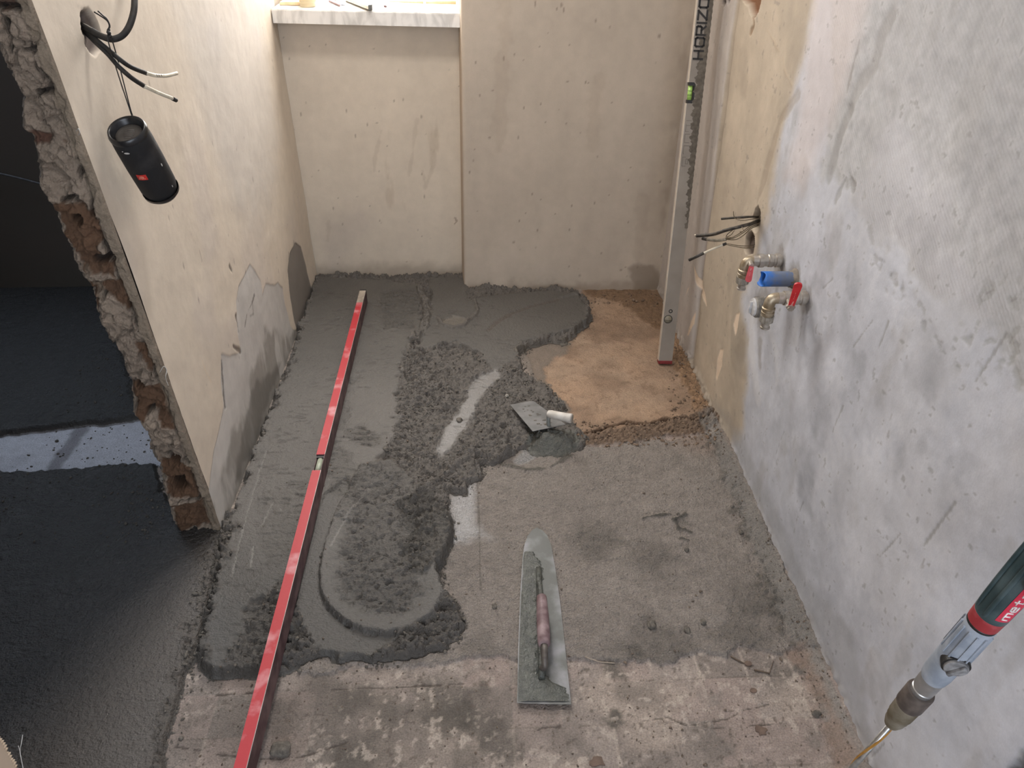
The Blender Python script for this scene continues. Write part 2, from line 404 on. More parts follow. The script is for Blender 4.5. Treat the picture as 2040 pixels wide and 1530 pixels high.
STR = [(-900, 985), (0, 947), (90, 942), (200, 934), (300, 928), (420, 920), (420, 822), (262, 838), (150, 850), (0, 868), (-900, 900)]
mst, dst = pm(STR, .006, .03, .0)
mk = mk*(1-mst)
thick = np.maximum(mm_*.028, mk*.012)
P_ = Paint(X, Y, (84, 81, 77), .60, .9)
P_.mul(1+(n80-.5)*.25+(n25-.5)*.14)
SM = [
 [(630, 552), (762, 555), (832, 570), (836, 600), (838, 650), (815, 690), (800, 720), (795, 760), (790, 850), (765, 900), (705, 960), (650, 1000), (622, 1060), (605, 1130), (560, 1160), (505, 1195), (475, 1265), (448, 1325), (420, 1347), (393, 1328), (396, 1290), (420, 1200), (445, 1090), (470, 1010), (520, 870), (590, 690), (615, 600)],
 [(855, 552), (930, 552), (932, 600), (965, 590), (1090, 578), (1150, 584), (1178, 632), (1150, 652), (1090, 664), (1045, 680), (1022, 716), (985, 742), (955, 700), (910, 678), (870, 688), (828, 700), (848, 655), (862, 620)],
 [(985, 735), (1000, 745), (975, 770), (950, 800), (940, 830), (905, 885), (880, 905), (868, 895), (890, 850), (925, 800), (945, 755)],
]
sm = np.zeros(X.shape); wob2 = fbm(X, Y, .02, 3, 66)-.5
for i, p in enumerate(SM):
    a, _ = pm(p, .006 if i else .012, .02 if i else .05, .03); sm = np.maximum(sm, a)
# bowl left by a round trowel sweep
D = [(720, 930), (675, 1010), (648, 1080), (638, 1140), (640, 1185), (655, 1215), (685, 1243), (725, 1260), (770, 1267), (820, 1255), (858, 1232), (880, 1195), (882, 1160), (872, 1130), (893, 1100), (898, 1060), (890, 1010), (870, 990), (845, 985), (810, 950), (780, 920)]
md, dd = pm(D, .0035, .006, .02)
bowl_smooth = md*ss(.075, .02, dd+wob*.05)*ss(1.78, 1.5, Y)
bowl_in = md*(1-bowl_smooth)
E1 = [(650, 985), (690, 955), (700, 985), (660, 1040), (640, 1110), (636, 1160), (650, 1215), (700, 1255), (770, 1272), (815, 1264), (770, 1285), (745, 1300), (735, 1318), (690, 1316), (655, 1312), (625, 1285), (602, 1240), (592, 1190), (598, 1120), (615, 1055)]
me1, _ = pm(E1, .004, .01, .02); me1 = me1*(1-md)
sm = sm*(1-md)*(1-me1)
rough = np.clip(mm_-sm-md-me1, 0, 1)
# heights
lump = np.sqrt(np.clip(.32-wd**2, 0, 1))*wv_*1.2+.6*np.sqrt(np.clip(.3-wd2**2, 0, 1))*wv2
big = fbm(X, Y, .09, 3, 101)
P_.h = np.zeros(X.shape)
P_.h += sm*(.031+(n25-.5)*.0010)
P_.h += rough*(.018+(big-.5)*.034+(n25-.5)*.028+lump*.014+(n8-.5)*.014)
pt_ = fbm(X, Y, .013, 3, 701); pt2 = fbm(X, Y, .009, 2, 705); rmod = .25+.75*ss(.40, .58, fbm(X+.4*Y, Y*.5, .10, 3, 720)); P_.h -= rough*rmod*(ss(.52, .66, pt_)*.012+ss(.55, .7, pt2)*.007); pitm = rough*np.maximum(ss(.56, .68, pt_), ss(.6, .72, pt2)); P_.h -= bowl_in*ss(.55, .68, pt_)*.007
P_.mix(pitm*rmod*.35, (70, 66, 61)); P_.mix(rough*(1-rmod)*.5, (104, 99, 94), .6)
P_.h += me1*(.021+(n25-.5)*.002)
edge = ss(.0, .012, dd)
P_.h += md*(.037-.012*ss(.0, .09, dd))+bowl_in*((n25-.5)*.020+(n8-.5)*.014+lump*.010*ss(.35, .55, fbm(X, Y, .05, 2, 31)))
# the strip edges drop to the slab
P_.h *= ss(-.002, .010, dM+wob*.035)
P_.h -= bowl_in*.004
# colours of rough and swept parts
P_.mix(rough, (98, 93, 88), .72, bmp=2.2); P_.mix(bowl_in*.8, (92, 88, 84), .7, bmp=2.2)
P_.mix(bowl_smooth, (98, 95, 91), .6, bmp=1.0); P_.mix(me1, (90, 87, 83), .6, bmp=1.0)
P_.mix(mm_*ss(1.75, 1.2, Y)*.55, (60, 58, 56))
P_.mix(rough*ss(.62, .8, n8)*.5, (108, 102, 96))
c1 = onz(620, 900, .03); P_.mix(sm*ss(.6, .2, np.hypot((X-c1[0])*.6, Y-c1[1]))*.35, (108, 103, 98))
# light, damp film in the channel between heaps
a, _ = pm(SM[2], .01, .02, .03); P_.mix(a*mm_, (118, 115, 112), .42, dh=-.006, bmp=.6)
# torn drag marks (short, cross-wise) on the smooth screed
an = fbm(X*.32, Y, .010, 3, 120); amsk = ss(.47, .62, fbm(X, Y, .11, 3, 130))
tear = sm*ss(.60, .68, an)*amsk
P_.mix(tear*.5, (72, 68, 64), .8, dh=-.005)
for pts, w in [([(760, 580), (828, 575), (838, 610), (820, 652), (765, 655), (752, 620)], 1), ([(690, 860), (720, 850), (760, 880), (750, 890), (690, 880)], .8), ([(655, 880), (700, 900), (720, 1000), (650, 980)], .6), ([(505, 1000), (590, 960), (610, 1100), (520, 1140)], .4), ([(680, 690), (705, 700), (690, 860), (655, 850)], .5)]:
    a, _ = pm(pts, .012, .05, .03); q = a*mm_*w
    P_.h += q*((n8-.5)*.014-.003)+q*ss(.52, .62, an)*-.005; P_.mix(q*.55, (80, 76, 71), .75, bmp=1.8)
# mortar ropes
def rope(pts, w, hgt, col=None, z=.03):
    d = -sdist(fl(pts, z), X, Y, closed=False, margin=.1)+wob2*.012
    k = np.sqrt(np.clip(1-(d/w)**2, 0, 1)); P_.h += k*hgt*(.7+.6*n25)
    if col: P_.mix(ss(0, .3, k)*.8, col)
rope([(838, 574), (846, 600), (852, 625), (846, 650), (828, 672)], .017, .022, (100, 95, 89))
rope([(822, 676), (838, 668)], .018, .015); rope([(814, 690), (820, 700), (812, 722), (803, 738)], .010, .013, (98, 93, 87))
rope([(828, 690), (842, 700), (836, 716)], .008, .012)
rope([(872, 636), (878, 646), (900, 655), (925, 650), (934, 638), (945, 630), (952, 622), (946, 600)], .007, .010, (90, 85, 80))
rope([(905, 682), (880, 686), (860, 698), (845, 712)], .012, .012)
rope([(1030, 700), (1040, 690), (1075, 676), (1110, 676), (1140, 664)], .014, .010, (92, 87, 80))
rope([(1168, 610), (1176, 632), (1160, 652)], .012, .006)
rope([(1120, 592), (1150, 585), (1165, 592)], .012, .006)
g = 1-ss(.006, .013, -sdist(fl([(973, 658), (990, 642), (1020, 624), (1060, 610), (1110, 598)], .03), X, Y, closed=False)+wob2*.01)
P_.mix(g*mm_, (86, 80, 74), .8, dh=-.004, bmp=1.6); P_.h += g*mm_*(n8-.5)*.006
ci = onz(905, 640, .03); dci = np.hypot((X-ci[0])/.052, (Y-ci[1])/.040)+wob2*.5; q = mm_*(ss(1.05, .9, dci)-ss(.9, .75, dci)); P_.h += q*.005-mm_*ss(.95, .8, dci)*.003; P_.mix(mm_*ss(.95, .8, dci)*.7, (108, 101, 92))
# broken dark rim of the bowl's right side and the heap crossing it
a, _ = pm([(790, 1000), (845, 985), (893, 1005), (905, 1045), (897, 1085), (872, 1128), (842, 1138), (805, 1115), (812, 1050)], .010, .05, .03); P_.h += a*(.004+(n25-.5)*.03+lump*.014+(n8-.5)*.014); P_.mix(a*.8, (82, 78, 73), .75, bmp=2.4)
rope([(960, 925), (1000, 905), (1050, 880)], .012, .010); rope([(1010, 900), (1000, 880), (1003, 865)], .014, .016)
rope([(1000, 880), (1020, 895), (1050, 885)], .008, .008, (110, 106, 100))
rope([(900, 930), (860, 965), (820, 1000)], .010, .009); rope([(960, 870), (930, 905), (890, 930), (850, 980)], .014, .010)
rope([(640, 1310), (600, 1325)], .012, .008); rope([(745, 1306), (800, 1310), (860, 1298), (905, 1275), (924, 1240)], .012, .007)
# mound that carries the hand trowel
cm = np.array([.215, 1.985]); dm = np.hypot((X-cm[0])/.085, (Y-cm[1])/.065)+wob*.5
mound = ss(1.05, .25, dm); P_.h = np.maximum(P_.h, mound*(.046+(n25-.5)*.03+(n8-.5)*.016+lump*.010)); thick = np.maximum(thick, ss(1.15, 1.0, dm)*.01*1.0); P_.mix(ss(1.1, .9, dm), (98, 98, 92), .6, bmp=2.2)
# long thin trowel lines in the left strip, wet sheen painted as paler colour
for cr in [[(530, 900), (500, 1000), (478, 1080), (462, 1150)], [(505, 1090), (500, 1130)], [(545, 1000), (520, 1050)], [(740, 960), (690, 1030), (660, 1090)]]:
    P_.mix(line(cr, .0022, .03, amp=.004)*mm_*.7, (118, 114, 110), .4, dh=-.0012)
# seam between the two pours: dark crumbly groove
sd_ = -sdist(fl([(452, 1062), (432, 1140), (412, 1210), (398, 1270), (390, 1330), (372, 1350), (352, 1390), (340, 1440), (322, 1530)], .01), X, Y, closed=False, margin=.2)
se = ss(.045, .01, sd_+wob*.09)
P_.h += se*(lump*.012+(n8-.5)*.012); P_.mix(se*.6, (78, 73, 68), .8, bmp=1.5)
# crumbly line where the screed meets walls
wl = ss(.03, .0, (X+.695)+wob*.03)*ss(1.55, 1.62, Y); P_.h += wl*(lump*.012+.004)*(X > -.75); P_.mix(wl*.35, (84, 79, 73), .8)
bl = ss(.035, .0, (3.19-Y)+wob*.03)*(X < -.04)*(X > -.72)+ss(.02, .0, (3.06-Y)+wob*.02)*(X > -.06)
P_.h += bl*(lump*.003+.001)*mm_; P_.mix(bl*.4, (84, 79, 73), .8)
# side-room pour: thin, very wet
kk = mk*(1-ss(.5, .9, mm_))
P_.mix(kk, (60, 59, 59), .33, h=.013, bmp=2.0)
P_.h += kk*((n25-.5)*.003+(n8-.5)*.0018)+kk*se*(lump*.010)
P_.mix(se*kk*.75, (50, 47, 44), .8, bmp=2.2); P_.h -= se*kk*ss(.5, .7, n8)*.008
kt = kk*ss(.6, .68, an)*ss(.42, .55, fbm(X, Y, .16, 3, 150)); P_.mix(kt*.5, (44, 42, 41), .6, dh=-.003)
P_.mix(kk*ss(-.95, -.70, X+(1.3-Y)*.35)*.6, (98, 91, 84), .55)  # paler to the right: paints the light beyond the wall's shadow
P_.h *= ss(-.004, .006, np.maximum(dM+wob*.035, np.maximum(np.minimum(dK+wob*.03, -dst-wob*.03), (1-dm)*.08)))
ke = ss(.05, .0, -dst+wob*.05)*mk; P_.h += ke*lump*.008; P_.mix(ke*.5, (52, 50, 49), .7)

# dry strip in the side room
B.mix(mst, (196, 196, 204), .8, h=-.004+(n25-.5)*.004, bmp=.6)
B.mix(mst*.6*ss(.45, .65, n80), (160, 160, 168)); B.mix(mst*line([(165, 850), (135, 890), (100, 940)], .03, amp=.03)*.7, (106, 102, 106))  # diagonal dark band paints a shadow across the strip

# scrape the slab to floor level under everything
mortar_on = thick > .002
Z0 = B.h.copy(); Z1 = np.maximum(P_.h, 0)+.0015
Z0 = np.where(thick > .004, np.minimum(Z0, Z1-.004), Z0)
PB = np.stack([X, Y, Z0], -1); PM = np.stack([X, Y, Z1-.0005], -1)
def cellmask(m): return m[:-1, :-1] | m[1:, :-1] | m[1:, 1:] | m[:-1, 1:]
fm_all = cellmask(mortar_on)
Xc = X[:-1, :-1]
KO = cellmask((dK+wob*.03 > -.004) & (dM+wob*.035 < .0))
floor = grid_mesh('floor', PB, B, None, M_floor); setp(floor, kind='structure')
o = grid_mesh('screed', PM, P_, fm_all & ~KO, M_screed)
setp(o, 'fresh grey mortar screed, trowelled smooth on the left and heaped rough in the middle', 'screed', kind='stuff')
o = grid_mesh('screed.001', PM, P_, fm_all & KO, M_screed)
setp(o, 'dark wet screed beyond the broken end of the left wall, in the side room', 'screed', kind='stuff')

def floor_z(x, y):
    i = min(len(xs)-1, max(0, int(np.searchsorted(xs, x)))); j = min(len(ys)-1, max(0, int(np.searchsorted(ys, y))))
    return float(max(Z0[i, j], Z1[i, j] if mortar_on[i, j] else -1))

# ================================================================== WALLS
# ---- right wall, plane x = .755
yr = np.concatenate([np.linspace(-1.7, .30, 12), np.arange(.32, 3.075, .004)]); zr = np.concatenate([np.arange(-.03, 1.42, .004), np.linspace(1.45, 2.6, 20)])
Yr, Zr = np.meshgrid(yr, zr, indexing='ij'); XR = .755
def rw(pts): return [tuple(onx(x, y, XR)[1:]) for x, y in pts]
w1 = fbm(Yr, Zr, .06, 5, 200)-.5; w2 = fbm(Yr, Zr, .30, 4, 210)-.5; w3 = fbm(Yr, Zr, .016, 3, 220)-.5; w4 = fbm(Yr*1.0, Zr*.45, .09, 4, 230)-.5
R_ = Paint(Yr, Zr, (186, 188, 196), .75, .9)
def rm(pts, soft=.01, amp=.05):
    d = sdist(rw(pts), Yr, Zr, margin=.3); return ss(-soft, soft, d+w1*amp)
def rl(pts, w, amp=.01): 
    return 1-ss(w*.4, w, -sdist(rw(pts), Yr, Zr, closed=False, margin=.1)+w1*amp)
R_.mul(1+w2*.34+w4*.24+w1*.26+w3*.14)
R_.mix(ss(.05, .25, w4+w1*.4)*.5, (154, 152, 152)); R_.mix(ss(.06, .22, w2+w3*.3)*.35, (196, 196, 200))
tex = rm([(1660, -60), (2200, -60), (2200, 700), (2050, 760), (1930, 650), (1840, 560), (1740, 470), (1700, 400), (1640, 340), (1660, 200)], .02, .1)
R_.mix(tex*.7, (170, 169, 168), w=1.0, dh=-.002); R_.mul(1+tex*w3*.35)
R_.mix(tex*.5*ss(.02, .2, w2), (186, 186, 192))
beige = rm([(1100, -500), (1640, -60), (1600, 120), (1560, 260), (1545, 340), (1530, 420), (1505, 520), (1478, 600), (1492, 680), (1488, 760), (1478, 850), (1450, 900), (1380, 800), (1200, 760)], .03, .06)
R_.mix(beige, (176, 163, 146), .85, dh=.0005, bmp=.6); R_.mul(1+beige*(w4*.25+w1*.15)); R_.mix(beige*ss(.08, .2, w2)*.5, (150, 140, 126)); 
pink = rm([(1630, -60), (1740, -60), (1690, 150), (1640, 280), (1600, 380), (1565, 350), (1590, 250), (1610, 100)], .04, .03); R_.mix(pink*.6, (198, 188, 186), dh=.002)
low = rm([(1600, 1150), (1700, 1250), (1760, 1560), (1640, 1340), (1490, 950), (1420, 800), (1450, 820), (1540, 1000)], .02, .06); R_.mix(low*.35, (138, 136, 134))
strip = rm([(1467, -30), (1440, 200), (1416, 400), (1396, 554), (1378, 715), (1300, 640), (1300, 400), (1340, -30)], .004, .004)
R_.mix(strip, (176, 168, 162), .8, bmp=.3); R_.mul(1+strip*w4*.15)
CR = [(1470, -30), (1453, 120), (1441, 230), (1432, 300), (1416, 400), (1404, 490), (1396, 554), (1390, 620), (1379, 715)]
dcr = -sdist(rw(CR), Yr, Zr, closed=False, margin=.3)
R_.h -= .010*np.exp(-(dcr/.016)**2); R_.h += .004*ss(.2, .0, dcr)*strip
R_.mix(.35*np.exp(-(dcr/.010)**2), (112, 100, 94))
# patches, streaks, blotches
for pts, w, col, a, dh in [([(1775, 30), (1752, 70), (1735, 130), (1705, 180), (1690, 220)], .022, (146, 143, 140), .5, -.003), ([(1690, 220), (1668, 280), (1655, 330), (1650, 350)], .022, (140, 138, 136), .55, -.003),
                      ([(1720, 40), (1700, 120), (1680, 200)], .004, (140, 136, 132), .6, -.001), ([(1590, 190), (1555, 240), (1530, 330), (1510, 400)], .020, (146, 132, 116), .45, -.003), ([(1530, 60), (1560, 110), (1565, 140), (1580, 170)], .008, (176, 160, 140), .6, .002),
                      ([(1665, 400), (1690, 340), (1700, 380)], .006, (140, 138, 136), .5, -.003)]:
    R_.mix(rl(pts, w, .03)*a, col, dh=dh)
for pts in [[(1640, 330), (1665, 345), (1690, 365), (1712, 375)], [(1700, 350), (1718, 395), (1722, 430), (1745, 445)], [(1770, 570), (1800, 590), (1835, 620), (1870, 680), (1885, 705)], [(1735, 455), (1745, 520), (1795, 565)]]:
    k = rl(pts, .010, .05)*ss(-.02, .12, w3); R_.mix(k*.4, (132, 130, 128), dh=-.0025)
k = rm([(1960, 540), (2045, 520), (2060, 760), (2000, 770), (1930, 720), (1900, 680), (1930, 620)], .03, .12)*ss(.04, .14, w3+w1*.2); R_.mix(k*.45, (128, 127, 122), dh=-.0025)
k = rm([(2005, 1530), (2040, 1480), (2100, 1450), (2100, 1600), (1990, 1600)], .008, .05); R_.mix(k, (52, 52, 46), .9, dh=-.004, bmp=2); R_.h += k*w3*.02
for pts in [[(1840, 1090), (1905, 1000)], [(1660, 860), (1680, 810)], [(1560, 860), (1545, 905)], [(2000, 670), (1945, 760)], [(1738, 640), (1700, 690)], [(1770, 640), (1752, 690)], [(1740, 1505), (1765, 1480)], [(1596, 650), (1590, 690)], [(1640, 575), (1660, 555)], [(1755, 1110), (1800, 1060)], [(1580, 1060), (1600, 1000)], [(1470, 440), (1490, 415)]]:
    R_.mix(rl(pts, .0026, .008)*.5, (124, 120, 116), dh=-.0015)
for px, py, r in [(1625, 590, .03), (1690, 640, .05), (1715, 730, .035), (1600, 920, .06), (1640, 540, .04), (1850, 720, .05), (1840, 880, .03), (1795, 915, .02), (1600, 990, .05), (1760, 800, .05), (1680, 990, .05), (1560, 1180, .05), (1770, 1010, .04), (1700, 580, .03), (1880, 750, .06), (1840, 1290, .07), (1640, 820, .05), (1900, 1010, .05), (1850, 490, .04), (1950, 300, .06), (1480, 690, .04), (1430, 250, .05), (1480, 150, .05), (1455, 560, .04)]:
    c_ = onx(px, py, XR); d = np.hypot((Yr-c_[1]), (Zr-c_[2])*.7); R_.mul(1-.13*ss(r*1.3, r*.2, d+w1*.10))
for px, py, r in [(1590, 760, .05), (1660, 720, .05), (1750, 560, .07), (1900, 420, .1), (1820, 330, .1), (1620, 430, .06), (1700, 1120, .08), (1960, 900, .1), (1850, 1180, .1), (1950, 1380, .14), (1750, 880, .06), (1540, 800, .03), (1800, 560, .05)]:
    c_ = onx(px, py, XR); d = np.hypot((Yr-c_[1]), (Zr-c_[2])*.7); R_.mul(1+.15*ss(r*1.4, r*.2, d+w1*.10))
# flaked slivers
FLK = [[(1383, 528), (1390, 545), (1399, 568), (1405, 590), (1408, 614), (1402, 600), (1394, 578), (1386, 556)], [(1440, 695), (1436, 730), (1427, 758), (1425, 750), (1428, 715), (1434, 696)], [(1475, 622), (1472, 650), (1468, 668), (1463, 645), (1468, 625)], [(1387, 620), (1384, 645), (1374, 668), (1371, 668), (1379, 640)], [(1432, 330), (1426, 352), (1420, 370), (1424, 350)], [(1373, 572), (1367, 590), (1370, 575)]]
for p in FLK: R_.mix(rm(p, .0025, .006), (214, 194, 172), .8, dh=-.002)
# holes
HOLE = [([(1500, 432), (1505, 418), (1510, 414), (1514, 424), (1514, 445), (1510, 458), (1503, 462), (1498, 450)], .05, (30, 26, 22)),  # near-black colour paints the shade inside the cable hole
        ([(1486, 475), (1490, 466), (1496, 462), (1502, 470), (1503, 490), (1500, 504), (1490, 506), (1484, 495)], .015, (78, 66, 58)),
        ([(1475, -40), (1520, -40), (1516, 5), (1512, 20), (1506, 30), (1500, 34), (1494, 25), (1490, 8), (1478, 0)], .02, (112, 76, 50)),
        ([(1434, -5), (1440, 4), (1436, 12), (1430, 4)], .02, (60, 50, 42)), ([(1444, -5), (1450, 2), (1446, 8), (1441, 2)], .02, (60, 50, 42))]
for p, dpt, col in HOLE:
    k = rm(p, .003, .012); R_.mix(k, col, .9, dh=-dpt, bmp=1.5)
R_.mix(rl([(1500, 34), (1502, 50), (1496, 62)], .012, .03)*.8, (132, 108, 84), dh=-.004)
# plaster collars around the pipes
for px, py, r in [(1552, 524, .034), (1580, 560, .036), (1603, 600, .03), (1520, 612, .05)]:
    c_ = onx(px, py, XR); d = np.hypot(Yr-c_[1], Zr-c_[2]); R_.mix(ss(r*1.5, r*.8, d+w3*.03)*.55, (128, 120, 110), dh=-.004)
k = rl([(1500, 640), (1498, 680), (1502, 730), (1512, 790)], .03, .05); R_.mix(k*.4, (204, 202, 202), dh=.003); k = rl([(1530, 640), (1545, 700), (1548, 760)], .02, .05); R_.mix(k*.35, (200, 200, 202), dh=.002)
k = rl([(1515, 680), (1515, 730)], .018, .04); R_.mix(k*.5, (140, 134, 128))
spk = ss(.27, .31, w3+.2*w1); R_.mix(spk*.4, (110, 106, 102), dh=-.0012)
# chipped, thicker foot of the wall
ft = ss(.05, .0, Zr+w1*.05); R_.mix(ft*.5, (140, 132, 122)); R_.h += ft*(.006+w3*.02)*ss(.05, .0, Zr)
R_.h += w2*.012+w1*.003+w3*.0008
g_ = grid_mesh('wall_right', np.stack([XR-R_.h+.019*np.clip(Zr, 0, 1.6)*ss(2.35, 3.0, Yr), Yr, Zr], -1), R_, None, M_plaster_r, flip=True); setp(g_, kind='structure')

# ---- left wall (partition) room face, plane x = -.70 leaning like the photo's corner line
def leftx(y, z): return -.697-.018*np.clip(z, 0, 3)*ss(2.2, 3.2, y)
EDGE = [onx(x, y, -.70) for x, y in [(430, 1030), (414, 972), (380, 885), (334, 748), (274, 583), (210, 400), (157, 261), (111, 131), (59, 0)]]
ez = [e[2] for e in EDGE]; ey = [e[1] for e in EDGE]
sl_ = np.polyfit(ez, ey, 1)
def yedge(z): return np.polyval(sl_, z)+.5*(np.interp(z, ez, ey)-np.polyval(sl_, np.clip(z, ez[0], ez[-1])))
yl = np.linspace(0, 1, 440); zl = np.concatenate([np.arange(-.03, 1.34, .004), np.linspace(1.37, 2.6, 18)])
Sl, Zl = np.meshgrid(yl, zl, indexing='ij'); Yl = yedge(Zl)+Sl*(3.197-yedge(Zl))
l1 = fbm(Yl, Zl, .06, 5, 300)-.5; l2 = fbm(Yl, Zl, .35, 4, 310)-.5; l3 = fbm(Yl, Zl, .014, 3, 320)-.5; l4 = fbm(Yl, Zl*.4, .07, 4, 330)-.5
Lp = Paint(Yl, Zl, (206, 193, 176), .82, .5)
def lwp(pts): return [tuple(onx(x, y, -.70)[1:]) for x, y in pts]
def lm(pts, soft=.003, amp=.02): return ss(-soft, soft, sdist(lwp(pts), Yl, Zl, margin=.2)+l1*amp)
def ll(pts, w, amp=.01): return 1-ss(w*.4, w, -sdist(lwp(pts), Yl, Zl, closed=False, margin=.1)+l1*amp)
Lp.mul(1+l2*.14+l4*.10); Lp.mix(ss(.02, .2, l2)*.35, (186, 176, 170)); Lp.mix(lm([(340, -30), (520, -30), (560, 250), (540, 420), (470, 430), (420, 300)], .12, .1)*.5, (186, 182, 178))
dmp = [(495, 524), (508, 545), (516, 560), (520, 590), (524, 575), (527, 566), (545, 568), (553, 562), (562, 575), (568, 610), (578, 650), (586, 662), (600, 650), (640, 560), (640, 700), (500, 1060), (420, 1060), (412, 990), (425, 900), (444, 810), (438, 760), (438, 706), (455, 708), (478, 700), (470, 660), (468, 600), (474, 570), (485, 545)]
md_ = lm(dmp, .002, .016)
Lp.mix(md_, (192, 187, 181), .72, dh=-.0015); Lp.mul(1+md_*l4*.3)
Lp.mix(lm([(530, 655), (560, 668), (586, 668), (620, 640), (640, 700), (500, 1060), (430, 1060), (418, 1020), (455, 900), (490, 780), (515, 700)], .02, .08)*.8*ss(-.15, .1, l4+.05), (136, 130, 122), .6)
Lp.mix(lm([(510, 760), (545, 740), (560, 720), (500, 900), (470, 960), (480, 860)], .015, .06)*.6, (92, 87, 81), .6)
Lp.mix(lm([(588, 484), (600, 492), (610, 530), (622, 585), (622, 640), (592, 662), (586, 640), (577, 580), (573, 540), (577, 505)], .002, .010), (128, 121, 114), .6, dh=-.002)
Lp.mix(ll([(505, 588), (497, 610), (490, 625), (486, 652)], .006, .02)*.7, (98, 91, 84)); Lp.mix(ll([(500, 600), (503, 625), (496, 630)], .006)*.5, (110, 102, 95))
for p in [[(575, 505), (576, 535)], [(585, 475), (586, 485)], [(468, 630), (474, 665)], [(440, 720), (445, 780), (448, 810)], [(455, 530), (460, 540)], [(462, 690), (478, 700)]]: Lp.mix(ll(p, .005, .025)*.7, (92, 84, 76), dh=-.003)
Lp.mix(ll([(400, 720), (410, 745), (418, 760)], .0015)*.6, (214, 196, 172)); Lp.mix(ll([(375, 460), (395, 500), (400, 520)], .002)*.4, (130, 116, 104))
for k in range(46):
    yy = rnd.uniform(1.65, 3.1); zz = rnd.uniform(.3, 1.25); s_ = rnd.uniform(.002, .005)
    Lp.mix(ss(s_, s_*.4, np.hypot(Yl-yy, (Zl-zz)*rnd.choice([.35, .6, 1])))*.5, (112, 102, 92), dh=-.001)
hole = [(160, 30), (166, 22), (176, 20), (188, 34), (196, 52), (200, 70), (201, 86), (198, 98), (188, 107), (180, 102), (170, 88), (169, 72), (162, 60)]
kh = lm(hole, .003, .006); inner = lm([(161, 30), (167, 22), (176, 32), (181, 52), (180, 72), (168, 66), (162, 55)], .004, .004)
Lp.mix(kh, (112, 102, 96), .9, dh=-.012, bmp=1.5); Lp.mix(inner, (60, 56, 54), .9, dh=-.05)
Lp.mix(ll([(165, 18), (150, 10)], .01, .03)*.3, (140, 130, 120)); 
Lp.h += l2*.008+l1*.002+l3*.0004
XL = leftx(Yl, Zl)+Lp.h
wl_o = grid_mesh('wall_left', np.stack([XL, Yl, Zl], -1), Lp, None, M_plaster); setp(wl_o, kind='structure')

# ---- broken end of that wall
zj = np.concatenate([np.arange(-.04, 1.36, .003), np.linspace(1.38, 2.6, 24)])
PJ = np.array([-.70, float(yedge(0.)), 0.]); ej = np.array([0, sl_[0], 1.]); NJ = np.cross([1., 0, 0], ej); NJ /= np.linalg.norm(NJ)
def ojp(px, py): return onpl(px, py, PJ, NJ)
LPX = [(356, 1090), (348, 1059), (320, 981), (317, 958), (294, 908), (278, 859), (261, 827), (242, 761), (232, 729), (212, 693), (190, 647), (180, 605), (160, 572), (145, 549), (135, 518), (125, 482), (106, 451), (92, 424), (75, 396), (65, 365), (57, 337), (55, 306), (49, 275), (27, 262), (24, 235), (25, 207), (0, 150), (-12, 90), (-40, 0)]
LQ = [ojp(*p) for p in LPX]
xl_ = np.interp(zj, [-.05]+[q[2] for q in LQ]+[2.6], [LQ[0][0]]+[q[0] for q in LQ]+[-.90])
s_ = np.concatenate([np.linspace(-1.0, 0, 30)[:-1], np.linspace(0, 1, 70)])
Sg, Zg = np.meshgrid(s_, zj, indexing='ij'); XLg = np.broadcast_to(xl_, Sg.shape)
jl_ = fbm(Sg*.17, Zg, .03, 4, 400)-.5
xr_ = -.6985+0*Zg
Xj = np.where(Sg >= 0, XLg+jl_*.012*(1-np.clip(Sg, 0, 1))+(xr_-XLg)*np.clip(Sg, 0, 1), XLg+jl_*.012)

cor = np.sqrt(np.clip(1-np.clip((Sg)/.16, 0, 1), 0, 1)); YE = yedge(Zg); Yb = np.where(Sg >= 0, YE+.028*cor**2, YE+.028+(np.clip(-Sg, 0, .2)+np.clip(-Sg-.2, 0, 1)*2.0))
J = Paint(Xj, Zg, (142, 127, 112), .92, 2.0)
def jp(pts): return [tuple(ojp(x, y)[[0, 2]]) for x, y in pts]
j1 = fbm(Xj, Zg, .03, 4, 410)-.5; j2 = fbm(Xj, Zg, .012, 3, 420)-.5; j3 = fbm(Xj, Zg, .12, 3, 430)-.5
def jm(pts, soft=.003, amp=.02): return ss(-soft, soft, sdist(jp(pts), Xj, Zg, margin=.1)+j1*amp)
def jl2(pts, w, amp=.01): return 1-ss(w*.4, w, -sdist(jp(pts), Xj, Zg, closed=False, margin=.1)+j1*amp)
J.mul(1+j3*.5+j1*.25); J.h = j1*.030+j2*.016+j3*.02+(fbm(Xj, Zg, .006, 2, 470)-.5)*.004
wdj, wvj = worley(Xj, Zg, .045, 44); J.h += (wvj-.5)*.012; J.mix(ss(.12, .0, np.abs(wdj-.62))*.5, (58, 49, 42)); J.h -= ss(.10, .0, np.abs(wdj-.62))*.006
for p in [[(100, 410), (160, 408), (186, 428), (205, 480), (190, 495), (222, 530), (228, 560), (200, 545), (165, 548), (148, 500), (122, 465)], [(168, 562), (240, 560), (268, 630), (250, 620), (234, 598), (206, 583), (193, 598), (190, 625)],
          [(265, 688), (292, 690), (302, 720), (302, 755), (290, 735), (278, 715)], [(246, 762), (285, 775), (322, 768), (350, 855), (330, 848), (300, 815), (285, 842), (258, 800)], [(316, 912), (384, 935), (398, 995), (335, 985)], [(345, 1005), (424, 995), (436, 1040), (350, 1065)], [(55, 262), (105, 268), (98, 292), (60, 285)], [(118, 278), (130, 282), (126, 290)], [(-60, -40), (45, -40), (58, 14), (-40, 18)]]:
    k = jm(p, .003, .02); J.mix(k, (92, 68, 50), .9, dh=-.004, bmp=1.0); J.mul(1+k*j1*.5)
